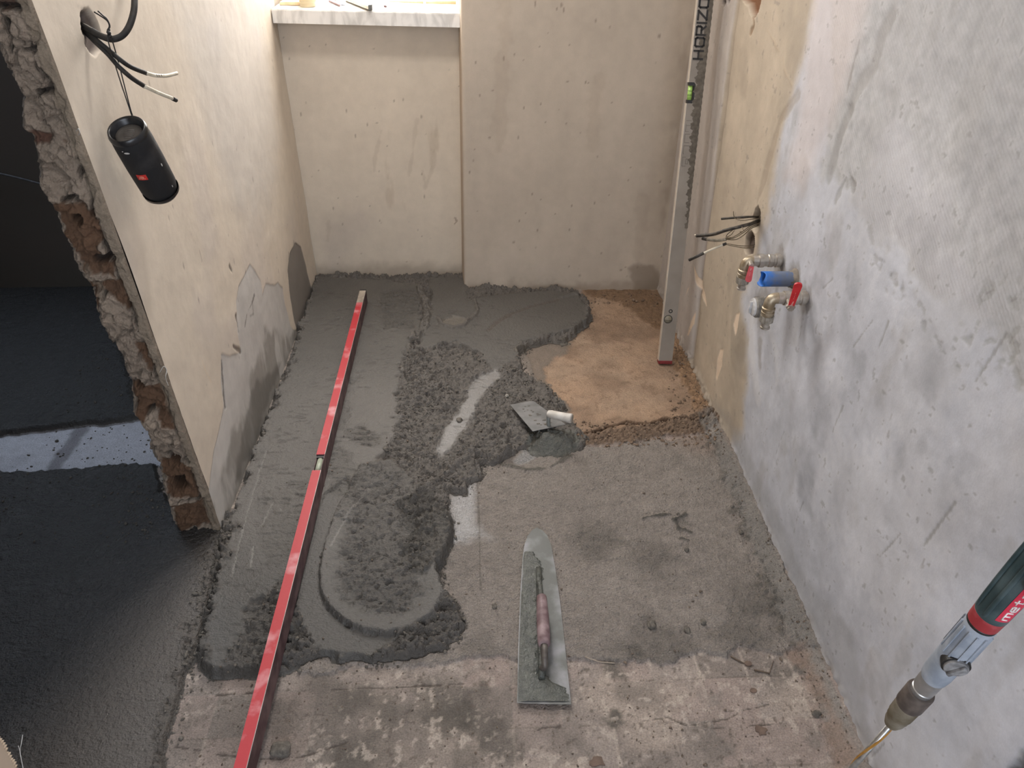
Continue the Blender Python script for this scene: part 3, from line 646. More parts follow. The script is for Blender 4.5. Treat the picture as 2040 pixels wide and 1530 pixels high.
J.mix(jm([(55, 262), (105, 268), (98, 292), (60, 285)], .003, .02)*.6, (78, 50, 42)); J.mix(jm([(-60, -40), (45, -40), (58, 14), (-40, 18)], .003, .01)*.7, (80, 62, 54))
for p in [[(137, 430), (160, 430), (165, 442), (152, 450), (138, 446)], [(201, 578), (214, 582), (205, 600)], [(290, 815), (304, 812), (306, 822), (292, 828)], [(335, 915), (356, 918), (352, 930), (338, 925)], [(338, 955), (366, 950), (372, 972), (348, 978)], [(150, 330), (160, 345), (155, 365), (148, 350)], [(262, 762), (275, 766), (284, 778), (268, 782)]]:
    k = jm(p, .002, .008); J.mix(k, (34, 26, 20), .95, dh=-.07)
for p in [[(60, 90), (67, 112), (71, 137), (88, 155), (102, 170), (106, 190), (118, 206), (122, 230), (135, 252), (150, 300), (160, 330), (169, 357), (180, 384), (183, 427), (197, 469), (215, 505), (231, 546), (249, 583), (265, 629), (284, 684), (297, 720), (329, 789), (348, 848), (366, 894), (380, 940), (393, 976), (425, 1040)], [(10, 40), (20, 80), (15, 130)], [(38, 55), (55, 55), (72, 70), (68, 100), (45, 100)], [(40, 60), (44, 88)], [(0, 15), (55, 15)], [(70, 190), (95, 185), (98, 168)], [(110, 410), (140, 395), (170, 412)], [(190, 520), (250, 510)], [(230, 745), (250, 760)], [(300, 850), (350, 880)], [(320, 905), (390, 925)], [(345, 1000), (420, 990)]]:
    J.mix(jl2(p, .0055, .02)*.9, (34, 27, 22), dh=-.026)
for p in [[(110, 455), (125, 500), (135, 540)], [(175, 540), (230, 640)]]: J.mix(jl2(p, .012, .03)*.5, (142, 128, 112), dh=.004)
rim = ss(.03, .018, xr_-Xj+j1*.012); J.mix(rim*.8, (134, 120, 103), dh=.0); J.h = J.h*(1-.75*rim)+rim*.006
mn = ss(.0, .06, np.clip(Sg, 0, 1)*.15)
jo = grid_mesh('wall_left_end', np.stack([Xj, Yb-J.h*np.where(Sg < 0, .3, 1)*ss(1.0, .965, Sg), Zg], -1), J, None, M_jamb); setp(jo, kind='structure')

# ---- back walls
def back(name, x0, x1, yy, col, z0, z1, pts_fn, seed, step=.005):
    xb = np.arange(x0, x1+step, step); zb = np.concatenate([np.arange(z0, min(z1, 1.4), step), np.linspace(1.42, z1, 14) if z1 > 1.42 else np.array([z1])])
    Xb, Zb = np.meshgrid(xb, zb, indexing='ij')
    b1 = fbm(Xb, Zb, .05, 5, seed)-.5; b2 = fbm(Xb, Zb, .3, 4, seed+10)-.5; b3 = fbm(Xb, Zb, .014, 3, seed+20)-.5; b4 = fbm(Xb, Zb*.3, .05, 4, seed+30)-.5
    p = Paint(Xb, Zb, col, .85, .5); p.mul(1+b2*.14+b4*.10+b1*.05)
    def k(pts, w=None, soft=.004, amp=.02):
        P2 = [tuple(ony(x, y, yy)[[0, 2]]) for x, y in pts]
        if w: return 1-ss(w*.4, w, -sdist(P2, Xb, Zb, closed=False, margin=.2)+b1*amp)
        return ss(-soft, soft, sdist(P2, Xb, Zb, margin=.2)+b1*amp)
    r2 = random.Random(seed)
    for i in range(60):
        a, b, q = r2.uniform(x0, x1), r2.uniform(0.05, 1.2), r2.uniform(.0015, .0045)
        p.mix(ss(q, q*.4, np.hypot(Xb-a, (Zb-b)*r2.choice([.4, .7, 1])))*.6, (110, 98, 86), dh=-.001)
    pts_fn(p, k, b1, b2, b4, Xb, Zb)
    p.h += b2*.006+b1*.0015
    o = grid_mesh(name, np.stack([Xb, yy-p.h, Zb], -1), p, None, M_plaster); setp(o, kind='structure'); return o
def f1(p, k, b1, b2, b4, Xb, Zb):
    p.mix(k([(740, 410), (790, 290), (830, 250), (870, 220), (895, 200), (880, 300), (850, 400), (800, 440)], soft=.05, amp=.2)*ss(.0, .2, b4)*.35, (150, 132, 112))
    for q in [[(760, 260), (750, 300), (745, 340), (752, 370)], [(870, 260), (862, 330), (848, 372), (842, 340)], [(830, 240), (822, 300), (815, 350)], [(655, 440), (652, 480)]]: p.mix(k(q, .007, amp=.03)*.2, (146, 128, 110))
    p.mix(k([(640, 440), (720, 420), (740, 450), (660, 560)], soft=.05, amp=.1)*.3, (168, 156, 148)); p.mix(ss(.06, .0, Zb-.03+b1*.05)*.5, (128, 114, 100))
    p.mix(k([(906, 433), (910, 440), (906, 446)], .005)*.7, (110, 84, 66))
def f2(p, k, b1, b2, b4, Xb, Zb):
    p.mix(k([(1255, 535), (1270, 528), (1300, 530), (1316, 545), (1325, 580), (1262, 580)], soft=.01, amp=.04)*.6, (118, 104, 90), .7)
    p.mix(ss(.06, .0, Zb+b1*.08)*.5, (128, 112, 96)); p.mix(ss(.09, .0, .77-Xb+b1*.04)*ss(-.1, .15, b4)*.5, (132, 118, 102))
    for q in [[(1000, 0), (990, 300)], [(1190, 150), (1180, 300)], [(1280, 400), (1270, 520)]]: p.mix(k(q, .03, amp=.06)*.2, (150, 134, 116))
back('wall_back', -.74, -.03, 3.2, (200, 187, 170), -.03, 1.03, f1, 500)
# pier (projects into the room) with a slightly eased corner and splayed reveal
xb = np.concatenate([np.array([-.066, -.0655, -.064, -.0615, -.0575, -.053]), np.arange(-.05, .80, .005)]); xoff = np.array([0]*len(xb))
def pierfn(name='wall_back.001'):
    zb = np.concatenate([np.arange(-.03, 1.4, .005), np.linspace(1.42, 2.6, 14)])
    xp = xb; Xb, Zb = np.meshgrid(xp, zb, indexing='ij')
    b1 = fbm(Xb, Zb, .05, 5, 600)-.5; b2 = fbm(Xb, Zb, .3, 4, 610)-.5; b4 = fbm(Xb, Zb*.3, .05, 4, 630)-.5
    p = Paint(Xb, Zb, (180, 167, 152), .85, .5); p.mul(1+b2*.16+b4*.12+b1*.05)
    def k(pts, w=None, soft=.004, amp=.02):
        P2 = [tuple(ony(x, y, 3.06)[[0, 2]]) for x, y in pts]
        if w: return 1-ss(w*.4, w, -sdist(P2, Xb, Zb, closed=False, margin=.2)+b1*amp)
        return ss(-soft, soft, sdist(P2, Xb, Zb, margin=.2)+b1*amp)
    r2 = random.Random(3)
    for i in range(80):
        a, b, q = r2.uniform(-.05, .76), r2.uniform(0.05, 1.15), r2.uniform(.0015, .005)
        p.mix(ss(q, q*.4, np.hypot(Xb-a, (Zb-b)*r2.choice([.4, .7, 1])))*.6, (100, 88, 76), dh=-.001)
    f2(p, k, b1, b2, b4, Xb, Zb)
    p.h += (b2*.006+b1*.0015)*ss(-.06, -.02, Xb)
    t = np.clip((-.05-Xb)/.016, 0, 1)
    Yv = 3.06-p.h+.010*(1-np.sqrt(np.clip(1-t*t, 0, 1)))
    lean = .017*np.clip(Zb, 0, 1.3)*ss(.35, -.05, Xb)+.010*np.clip(Zb, 0, 1.3)*ss(.4, .78, Xb)
    Xv = Xb+lean
    # reveal: from the rounded edge back to the window
    def rev(y, dx): return np.stack([Xv[0]-dx, np.full(len(zb), y), zb], -1)
    P = np.stack([Xv, Yv, Zb], -1)
    P = np.concatenate([rev(3.50, .020)[None], rev(3.21, .011)[None], rev(3.12, .005)[None], P], 0)
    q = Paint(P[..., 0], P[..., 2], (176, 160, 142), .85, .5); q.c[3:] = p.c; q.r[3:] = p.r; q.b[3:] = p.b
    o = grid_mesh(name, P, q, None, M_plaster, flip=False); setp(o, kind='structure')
pierfn()

# ---- plain shell outside the frame
M_shell = mat('old_plaster', (150, 138, 124), (168, 156, 142), .9, scale=5, bump=.2, bscale=60)
M_dark = mat('bare_render', (104, 96, 90), (100, 95, 89), .92, scale=4, bump=.3, bscale=50)
M_white = mat('white_plastic', (225, 225, 222), rough=.35, bump=0)
def shell(name, boxes, m, smooth=False):
    bm = bmesh.new()
    for lo, hi in boxes: box(bm, lo, hi)
    o = bmo(name, bm, m, smooth=smooth); setp(o, kind='structure'); return o
shell('ceiling', [((-3.3, -1.8, 2.6), (.95, 3.6, 2.7))], mat('ceiling_paint', (205, 202, 196), rough=.9, scale=3, bump=.05))
bm = bmesh.new(); y0_, y1_ = float(yedge(-.04))+.045, float(yedge(1.3))+.045; y2_ = y1_+(y1_-y0_)/1.34*1.3
prism(bm, [(-.775, y0_+.02, -.04), (-.775, 3.2, -.04), (-.775, 3.2, 2.6), (-.775, y2_+.02, 2.6), (-.775, y1_+.02, 1.3)], (.053, 0, 0)); o = bmo('wall_left_core', bm, M_dark, smooth=False); setp(o, kind='structure')
shell('wall_back_outer', [((-.80, 3.205, -.05), (-.03, 3.55, 1.00)), ((-.80, 3.5, 2.3), (-.02, 3.55, 2.6)), ((-.90, 3.2, -.05), (-.727, 3.55, 2.6)), ((-.03, 3.08, -.05), (.78, 3.55, 2.6))], M_shell)
shell('wall_side_room_back', [((-3.3, 3.13, -.05), (-2.35, 3.55, 2.6)), ((-1.35, 3.13, -.05), (-.835, 3.55, 2.6)), ((-2.35, 3.13, -.05), (-1.35, 3.55, 1.15)), ((-2.35, 3.13, 2.3), (-1.35, 3.55, 2.6))], M_dark)
shell('wall_side_room_left', [((-3.3, -1.8, -.05), (-3.2, 3.2, 2.6))], M_dark)
shell('wall_right_outer', [((.80, -1.8, -.05), (.95, 3.55, 2.6))], M_shell)
shell('wall_front', [((-3.3, -1.8, -.05), (-.62, -1.7, 2.6)), ((-.62, -1.8, 2.55), (.70, -1.7, 2.6)), ((.70, -1.8, -.05), (.95, -1.7, 2.6))], M_shell)  # unseen wall, its wide opening added to let fill light in
# near stub of the same partition, on the other side of the doorway
yn = onx(22, 1505, -.70)[1]
bm = bmesh.new()
M_near = mat('cream_plaster', (186, 168, 148), (196, 180, 160), .85, scale=12, bump=.15, bscale=90)
box(bm, (-.83, -1.7, -.05), (-.70, yn-.004, 2.6))
z = .2
while z < .75:   # saw-toothed corner bead
    hh = .006
    prism(bm, [(-.702, yn-.006, z), (-.702, yn+rnd.uniform(.002, .006), z+hh*.4), (-.702, yn-.006, z+hh*.9)], (-.004, 0, 0)); z += hh
o = bmo('wall_left_near', bm, M_near, smooth=False); setp(o, kind='structure')

# ---- windows
def window(name, x0, x1, z0, z1, y):
    bm = bmesh.new(); t = .06
    for lo, hi in [((x0, y, z0), (x0+t, y+.06, z1)), ((x1-t, y, z0), (x1, y+.06, z1)), ((x0+t, y, z0), (x1-t, y+.06, z0+t)), ((x0+t, y, z1-t), (x1-t, y+.06, z1))]: box(bm, lo, hi, bev=.004)
    o = bmo(name, bm, M_white, smooth=False); setp(o, kind='structure')
    m, tt, b = nt('glass_'+name); b.inputs['Transmission Weight'].default_value = 1; b.inputs['Roughness'].default_value = 0; b.inputs['IOR'].default_value = 1.45; b.inputs['Base Color'].default_value = (1, 1, 1, 1)
    bm = bmesh.new(); box(bm, (x0+t, y+.026, z0+t), (x1-t, y+.032, z1-t)); bmo('window_pane', bm, m, o, smooth=False)
window('window_1', -.727, -.05, 1.06, 2.3, 3.46)
window('window_2', -2.35, -1.35, 1.15, 2.3, 3.2)

# ---- windowsill, marbled board
def marble():
    m, t, b = nt('marbled_board'); L = t.links.new
    tc = N(t, 'ShaderNodeTexCoord'); mp = N(t, 'ShaderNodeMapping'); mp.inputs['Rotation'].default_value = (0, .7, .3); mp.inputs['Scale'].default_value = (1, 1, .35)
    wv = N(t, 'ShaderNodeTexNoise'); wv.inputs['Scale'].default_value = 14; wv.inputs['Detail'].default_value = 8; wv.inputs['Distortion'].default_value = 2.2
    rp = N(t, 'ShaderNodeValToRGB'); e = rp.color_ramp.elements; e[0].position = .40; e[0].color = (*lin((198, 194, 188)), 1); e[1].position = .56; e[1].color = (*lin((226, 222, 216)), 1)
    L(tc.outputs['Object'], mp.inputs[0]); L(mp.outputs[0], wv.inputs['Vector']); L(wv.outputs[0], rp.inputs[0]); L(rp.outputs[0], b.inputs['Base Color']); b.inputs['Roughness'].default_value = .3
    return m
bm = bmesh.new()
ysf = 3.12
zt0, zt1 = ony(547, 18, ysf)[2], ony(917, 27, ysf)[2]; zb0, zb1 = ony(548, 46, ysf)[2], ony(917, 55, ysf)[2]
xa, xb_ = -.712, -.052
vs = box(bm, (xa, ysf, 0), (xb_, 3.46, 1), bev=.0)
for v in vs:
    f_ = (v.co.x-xa)/(xb_-xa); v.co.z = (zb0+(zb1-zb0)*f_) if v.co.z < .5 else (zt0+(zt1-zt0)*f_)
bmesh.ops.bevel(bm, geom=[e for e in bm.edges if abs(e.verts[0].co.y-ysf) < 1e-4 and abs(e.verts[1].co.y-ysf) < 1e-4 and e.verts[0].co.z > 1.05 and e.verts[1].co.z > 1.05 or False], offset=.003, segments=2, affect='EDGES')
sill = bmo('windowsill', bm, marble(), smooth=False); setp(sill, 'white marbled windowsill board under the window, top left of the photo', 'windowsill')
def sz(x): return zt0+(zt1-zt0)*(x-xa)/(xb_-xa)

# ================================================================== THINGS
# ---- shared materials
M_red = mat('red_paint', (172, 34, 44), (196, 128, 132), .5, scale=17, bump=.15, bscale=200, lo=.54, hi=.70)
M_alu = mat('dusty_aluminium', (146, 142, 138), (170, 165, 160), .42, metal=.35, scale=18, bump=.15, bscale=200)
M_dirty = mat('dirty_red_side', (74, 50, 52), (112, 88, 88), .6, scale=26, bump=.25, bscale=120)
M_black = mat('black_plastic', (20, 20, 21), (34, 34, 34), .45, scale=80, bump=.1)
M_rubber = mat('black_rubber', (22, 21, 20), (40, 36, 32), .7, scale=90, bump=.2)
M_brass = mat('dull_brass', (140, 124, 100), (176, 164, 144), .42, metal=.55, scale=60, bump=.15, bscale=220)
M_nickel = mat('nickel', (168, 160, 150), (190, 184, 176), .35, metal=.7, scale=70, bump=.15)
M_handle_red = mat('red_lever_coating', (186, 26, 34), (200, 44, 48), .4, scale=60, bump=.05)
M_steel = mat('trowel_steel', (88, 90, 87), (146, 146, 150), .45, metal=.15, scale=11, bump=.3, bscale=260, rough2=.55, lo=.45, hi=.68)
M_smear = mat('mortar_smear', (66, 69, 65), (86, 88, 82), .28, scale=50, bump=1.0, bscale=240, bdist=.003)
M_mortar = mat('mortar', (98, 93, 86), (122, 116, 107), .7, scale=90, bump=.8, bscale=260, bdist=.002)

# ---- red straightedge lying on the screed
x0, x1_ = -.474, -.449; yA, yB = .60, 2.906; zb_, zt_ = .0315, .0915
st = empty('straightedge', (-.462, 1.75, zb_), 'long red box-section straightedge lying along the screed, parallel to the left wall', 'straightedge')
gy0, gy1 = 1.842-.072, 1.842
bm = bmesh.new()
box(bm, (x0, yA, zb_), (x1_, gy0, zt_-.0006), bev=.0012); box(bm, (x0, gy1, zb_), (x1_, yB-.012, zt_-.0006), bev=.0012)
box(bm, (x0, gy0, zb_), (x1_, gy1, zt_-.030)); box(bm, (x1_-.0018, gy0, zt_-.031), (x1_, gy1, zt_-.0006)); box(bm, (x0, gy0, zt_-.031), (x0+.0018, gy1, zt_-.010))
bmo('profile', bm, M_dirty, st, smooth=False)['label'] = 'dirty side of the box profile'
bm = bmesh.new(); box(bm, (x0+.0004, yA, zt_-.0012), (x1_-.0012, gy0, zt_)); box(bm, (x0+.0004, gy1, zt_-.0012), (x1_-.0012, yB-.115, zt_)); bmo('top_face', bm, M_red, st, smooth=False)['label'] = 'scuffed red top face'
bm = bmesh.new(); box(bm, (x0+.0004, yB-.115, zt_-.0012), (x1_-.0012, yB-.012, zt_)); bmo('worn_end', bm, mat('worn_end_metal', (140, 130, 118), (170, 158, 144), .5, scale=40, bump=.2), st, smooth=False)['label'] = 'bare end where the red has worn off'
bm = bmesh.new(); box(bm, (x1_-.0012, yA, zt_-.0012), (x1_+.0001, gy0, zt_+.0002)); box(bm, (x1_-.0012, gy1, zt_-.0012), (x1_+.0001, yB-.012, zt_+.0002)); bmo('edge', bm, M_alu, st, smooth=False)['label'] = 'bright rubbed metal edge'
bm = bmesh.new(); box(bm, (x0, yB-.012, zb_), (x1_, yB, zt_), bev=.002); bmo('end_cap', bm, M_black, st, smooth=False)
bm = bmesh.new(); lathe(bm, ((x0+x1_)/2, gy0+.004, zt_-.014), (0, 1, 0), [(0, .009), (.058, .009)], 16); bmo('vial', bm, mat('clouded_vial', (150, 158, 140), (170, 176, 158), .4, scale=30, bump=.05), st)['label'] = 'clouded pale green vial'
bm = bmesh.new(); box(bm, (x0+.002, gy1-.010, zt_-.024), (x1_-.0025, gy1, zt_-.004)); bmo('vial_holder', bm, M_black, st, smooth=False)

# ---- grey spirit level standing in the right corner
O_ = Vector((.657, 2.441, .004)); TOP = Vector((.728, 2.80, 1.98))
U = (TOP-O_).normalized(); V = (Vector((1, 0, 0))-U*U.x).normalized(); Nn = V.cross(U); 
if Nn.y > 0: Nn = -Nn
LEN = (TOP-O_).length; HW = .0238; TH = .023
MB = basis(O_, V, U, Nn)   # local x across, y along, z toward the camera
MBi = MB.inverted()
def lv(px, py):
    p = onpl(px, py, np.array(O_+Nn*0), np.array(Nn)); q = MBi @ Vector(p); return q.x, q.y
lev = empty('spirit_level', O_, 'tall grey box spirit level with HORIZONT lettering standing in the right corner', 'spirit level')
sn0 = lv(1374, 206)[1]; sn1 = lv(1379, 164)[1]
bm = bmesh.new(); c_ = .0; nw = .022
out = [(-HW, .012), (HW, .012), (HW, LEN), (-HW, LEN), (-HW, sn1), (-HW+nw*.75, sn1), (-HW+nw, sn1-.006), (-HW+nw, sn0+.006), (-HW+nw*.75, sn0), (-HW, sn0)]
prism(bm, [MB @ Vector((a, b, 0)) for a, b in out], Nn*-TH)
bmo('body', bm, mat('grey_level_paint', (132, 124, 115), (144, 136, 127), .55, metal=.1, scale=12, bump=.1, bscale=160), lev, smooth=False)
bm = bmesh.new()
prism(bm, [MB @ Vector((a, b, -.001)) for a, b in [(-HW-.0012, .012), (-HW, .012), (-HW, sn0), (-HW-.0012, sn0)]], Nn*-(TH-.002)); prism(bm, [MB @ Vector((a, b, -.001)) for a, b in [(-HW-.0012, sn1), (-HW, sn1), (-HW, LEN), (-HW-.0012, LEN)]], Nn*-(TH-.002))
bmo('milled_edge', bm, mat('milled_aluminium', (206, 196, 182), (216, 208, 196), .35, metal=.3, bump=.05), lev, smooth=False)['label'] = 'bright milled edge'
bm = bmesh.new(); box(bm, (-HW-.001, 0, -TH-.001), (HW+.001, .013, .001), MB, bev=.002); bmo('end_cap', bm, mat('dark_red_cap', (112, 30, 32), rough=.5, bump=.1), lev, smooth=False)['label'] = 'dark red end cap'
# horizontal vial in the notch
bm = bmesh.new(); box(bm, (-HW+.001, sn0+.0005, -TH+.002), (-HW+nw-.001, sn0+.010, -.0005), MB); box(bm, (-HW+.001, sn1-.010, -TH+.002), (-HW+nw-.001, sn1-.0005, -.0005), MB); box(bm, (-HW+nw-.005, sn0+.001, -TH+.002), (-HW+nw-.0008, sn1-.001, -.001), MB)
bmo('vial_holder', bm, M_black, lev, smooth=False)
bm = bmesh.new(); lathe(bm, MB @ Vector((-HW+.0085, sn0+.010, -.010)), U, [(0, .0072), (sn1-sn0-.020, .0072)], 16); vial = bmo('vial', bm, mat('green_vial', (150, 190, 96), (166, 204, 110), .25, scale=20, bump=0), lev); vial['label'] = 'lime green vial'
bm = bmesh.new()
for q in (.33, .62): lathe(bm, MB @ Vector((-HW+.0085, sn0+.010+(sn1-sn0-.02)*q, -.010)), U, [(0, .0075), (.0012, .0075)], 16)
bmo('vial_ring', bm, M_black, vial)
# dried mortar smear down the right half of the face
bm = bmesh.new(); n = 160; lft = []; rgt = []
s0, s1 = lv(1365, 455)[1], lv(1400, 0)[1]+.12
for i in range(n+1):
    t = i/n; s = s0+(s1-s0)*t
    wl_ = .007+.020*min(1, t*2.2)*(1 if t > .12 else t/.12*.7+.3)+.004*math.sin(i*.9)+.003*math.sin(i*2.3+1)
    if t > .72: wl_ = min(wl_, .018)
    lft.append(MB @ Vector((HW-max(.004, wl_), s, .0006))); rgt.append(MB @ Vector((HW+.0004+.0008*math.sin(i*1.7), s, .0009)))
vv = [(bm.verts.new(a), bm.verts.new((a+b)/2+Nn*.001), bm.verts.new(b)) for a, b in zip(lft, rgt)]
for a, b in zip(vv, vv[1:]):
    bm.faces.new((a[0], a[1], b[1], b[0])); bm.faces.new((a[1], a[2], b[2], b[1]))
bmo('mortar_smear', bm, mat('dried_mortar_film', (84, 77, 68), (104, 96, 86), .8, scale=90, bump=.5, bscale=240), lev)['label'] = 'dark dried mortar along the right edge'
# letters: strokes on the face, reading upward (letter top toward -V)
def strokes(bm, segs, base_s, hgt, wid, xb, th, up=.0006):
    """segs in letter space: x along reading direction 0..1, y height 0..1"""
    for (ax, ay), (bx, by) in segs:
        A = Vector((xb-ay*hgt, base_s+ax*wid, up)); Bq = Vector((xb-by*hgt, base_s+bx*wid, up))
        d = (Bq-A); 
        if d.length < 1e-6: continue
        d.normalize(); p = Vector((-d.y, d.x, 0))*th/2; A -= d*th/2; Bq += d*th/2
        prism(bm, [MB @ (A+p), MB @ (A-p), MB @ (Bq-p), MB @ (Bq+p)], Nn*.0006)
GL = {'H': [((0, 0), (0, 1)), ((1, 0), (1, 1)), ((0, .5), (1, .5))],
      'O': [((.12, 0), (.88, 0)), ((.88, 0), (1, .15)), ((1, .15), (1, .85)), ((1, .85), (.88, 1)), ((.88, 1), (.12, 1)), ((.12, 1), (0, .85)), ((0, .85), (0, .15)), ((0, .15), (.12, 0))],
      'R': [((0, 0), (0, 1)), ((0, 1), (.9, 1)), ((.9, 1), (1, .88)), ((1, .88), (1, .6)), ((1, .6), (.88, .45)), ((.88, .45), (.25, .45)), ((.55, .45), (1, 0))],
      'I': [((0, 0), (0, 1))], 'Z': [((0, 1), (1, 1)), ((1, 1), (0, 0)), ((0, 0), (1, 0))], 'N': [((0, 0), (0, 1)), ((0, 1), (1, 0)), ((1, 0), (1, 1))], 'T': [((0, 1), (1, 1)), ((.5, 1), (.5, 0))]}
bm = bmesh.new()
LY = [('H', 117, 101), ('O', 92, 75), ('R', 69, 52), ('I', 45, 45), ('Z', 38, 21), ('O', 14, -3), ('N', -9, -26), ('T', -32, -48)]
for ch, ya, yb2 in LY:
    a_ = lv(1380, ya)[1]; b_ = lv(1380, yb2)[1]
    strokes(bm, GL[ch], a_, .027, max(b_-a_, .001), .009, .0056, .0012)
bmo('lettering', bm, mat('black_print', (26, 24, 24), rough=.6, bump=0), lev, smooth=False)['label'] = 'black HORIZONT lettering reading upward'
bm = bmesh.new()
for ya, yb2, sg in [(240, 250, [((0, 0), (0, 1)), ((1, .2), (1, 1))]), (262, 247, [((0, 1), (1, 1)), ((0, 1), (0, .5))]), (284, 267, [((0, 1), (1, 1)), ((0, 1), (0, .2)), ((1, 1), (1, .2))]), (307, 290, [((0, .9), (.1, 1)), ((.1, 1), (1, 1)), ((1, 1), (1, 0))]), (331, 313, [((0, 1), (1, 1)), ((0, 1), (0, .4)), ((1, 1), (1, .5)), ((.25, .45), (.8, .45)), ((.25, .1), (.8, .1)), ((.8, .45), (.8, .1)), ((.25, .45), (.25, .1))])]:
    a_ = lv(1365, ya)[1]; b_ = lv(1365, yb2)[1]
    strokes(bm, sg, min(a_, b_), .020, abs(b_-a_), .0015, .0011, .0001)
bmo('embossed_marks', bm, mat('faint_print', (92, 84, 76), rough=.6, bump=0), lev, smooth=False)
# round end vial and hang hole
xq, sq_ = lv(1331, 636); q = MB @ Vector((xq, sq_, .0))
bm = bmesh.new(); lathe(bm, q, Nn, [(-.002, .0150), (.0006, .0150), (.0006, .0132), (-.002, .0132)], 32, caps=False, ref=U); bmo('vial_frame', bm, M_black, lev)
bm = bmesh.new(); lathe(bm, q, Nn, [(-.002, .0132), (.0003, .0132)], 32, ref=U); lathe(bm, q-V*.011+Nn*.0012, V, [(0, .0030), (.022, .0030)], 10); bmo('end_vial', bm, mat('vial_disc', (128, 122, 108), (140, 134, 118), .15, scale=60, bump=0), lev)['label'] = 'round end vial'
xq, sq_ = lv(1336, 620); q = MB @ Vector((xq, sq_, .0)); bm = bmesh.new(); lathe(bm, q, Nn, [(-.004, .0068), (.0005, .0068), (.0005, .004), (-.003, .003)], 24, ref=U); bmo('hang_hole', bm, M_black, lev)

# ---- finishing trowel
zt = .0135
tp = lambda px, py, z=zt: Vector(onz(px, py, z))
ft_ = empty('finishing_trowel', tp(1085, 1230, .012), 'long round-nosed finishing trowel with pinkish handle lying flat in the foreground', 'trowel')
OUT = [(1030, 1400), (1032, 1300), (1036, 1190), (1041, 1110), (1045, 1084), (1051, 1068), (1060, 1056), (1069, 1051), (1080, 1056), (1090, 1066), (1098, 1086), (1106, 1130), (1116, 1200), (1126, 1290), (1138, 1403), (1085, 1402)]
bm = bmesh.new(); prism(bm, [tp(x, y) for x, y in OUT], (0, 0, -.0016)); bmo('blade', bm, M_steel, ft_, smooth=False)['label'] = 'steel blade, half coated in mortar'
# smeared mortar on the left half and heel of the blade
bm = bmesh.new(); gx, gy = 34, 150; gv = {}
L0 = [(1031, 1398), (1033, 1300), (1037, 1190), (1042, 1112), (1046, 1088)]
def edgeL(y): return np.interp(y, [p[1] for p in L0[::-1]], [p[0] for p in L0[::-1]])
def edgeR(y):
    a = np.interp(y, [1100, 1125, 1150, 1200, 1260, 1330, 1355, 1372, 1400], [1062, 1080, 1082, 1074, 1077, 1080, 1095, 1128, 1136])
    return a+2.0*math.sin(y*.35)+1.4*math.sin(y*.9)
for j in range(gy+1):
    y = 1100+(1398-1100)*j/gy
    for i in range(gx+1):
        x = edgeL(y)+1+(edgeR(y)-edgeL(y)-1)*i/gx; p = tp(x, y)
        e = min(i, gx-i)/gx*2; k = float(vn(np.array(p.x), np.array(p.y), .006, 5)); k2 = float(vn(np.array(p.x), np.array(p.y), .02, 6))
        ridge = math.exp(-((x-1066)/5)**2)*(1 if 1180 < y < 1350 else 0)
        gv[i, j] = bm.verts.new((p.x, p.y, zt+.0002+min(1, e*4)*(.0007+.0014*k+.0012*k2+.003*k*ridge)))
for j in range(gy):
    for i in range(gx): bm.faces.new((gv[i, j], gv[i+1, j], gv[i+1, j+1], gv[i, j+1]))
bmo('mortar_coat', bm, M_smear, ft_)['label'] = 'wet mortar coating the left side of the blade'
ax0 = tp(1073, 1132, .018); ax1 = tp(1079, 1352, .018)
bm = bmesh.new(); tube(bm, [ax0, ax0*.5+ax1*.5, ax1], .0075, 10, sm=4); bmo('backbone', bm, M_smear, ft_)['label'] = 'mounting bar caked with mortar'
h0 = tp(1079, 1187, .060); h1 = tp(1084, 1286, .056)
bm = bmesh.new(); f0 = ax0.lerp(ax1, .20); tube(bm, [f0, f0+Vector((0, -.004, .02)), h0+Vector((0, .004, -.014)), h0+(h1-h0)*.12], .0065, 10); bmo('front_post', bm, M_smear, ft_)
bm = bmesh.new(); f1_ = ax0.lerp(ax1, .93); dh = (h1-h0).normalized(); tube(bm, [h1-dh*.01, h1+dh*.012, h1+dh*.03+Vector((0, 0, -.006)), h1+dh*.040+Vector((0, 0, -.02)), f1_+Vector((0, 0, .004))], lambda t: .0085-.002*t, 12); bmo('rear_post', bm, mat('dark_cast_metal', (84, 78, 74), (110, 104, 98), .5, metal=.3, scale=60, bump=.3), ft_)
L_ = (h1-h0).length
bm = bmesh.new(); lathe(bm, h0, dh, [(0, .0085), (.003, .0115), (.015, .0125), (L_*.4, .0142), (L_*.75, .0148), (L_-.006, .0142), (L_, .0115)], 28)
bmo('handle', bm, mat('pinkish_worn_wood', (104, 82, 84), (146, 126, 128), .6, scale=38, bump=.3, bscale=160), ft_)['label'] = 'worn pinkish wooden handle'

# ---- hand trowel resting on a heap
A_ = Vector(onz(1016, 806, .040)); B_ = Vector(onz(1062, 798, .040)); C_ = Vector(onz(1128, 845, .066)); D_ = Vector(onz(1061, 859, .066))
ht = empty('hand_trowel', (A_+C_)/2, 'square bricklaying trowel with pale handle resting on a mound of mortar', 'trowel')
nrm = (B_-A_).cross(D_-A_).normalized(); nrm = nrm if nrm.z > 0 else -nrm
bm = bmesh.new(); E_ = B_.lerp(C_, .07)
prism(bm, [A_, A_.lerp(B_, .5), B_.lerp(A_, .10), B_.lerp(C_, .03)+Vector((-.001, 0, 0)), E_, C_.lerp(D_, .02), D_], nrm*-.0016); bmo('blade', bm, mat('grey_coated_steel', (112, 112, 112), (132, 132, 132), .42, metal=.3, scale=24, bump=.15, bscale=200), ht, smooth=False)['label'] = 'grey steel blade with mortar specks'
bm = bmesh.new()
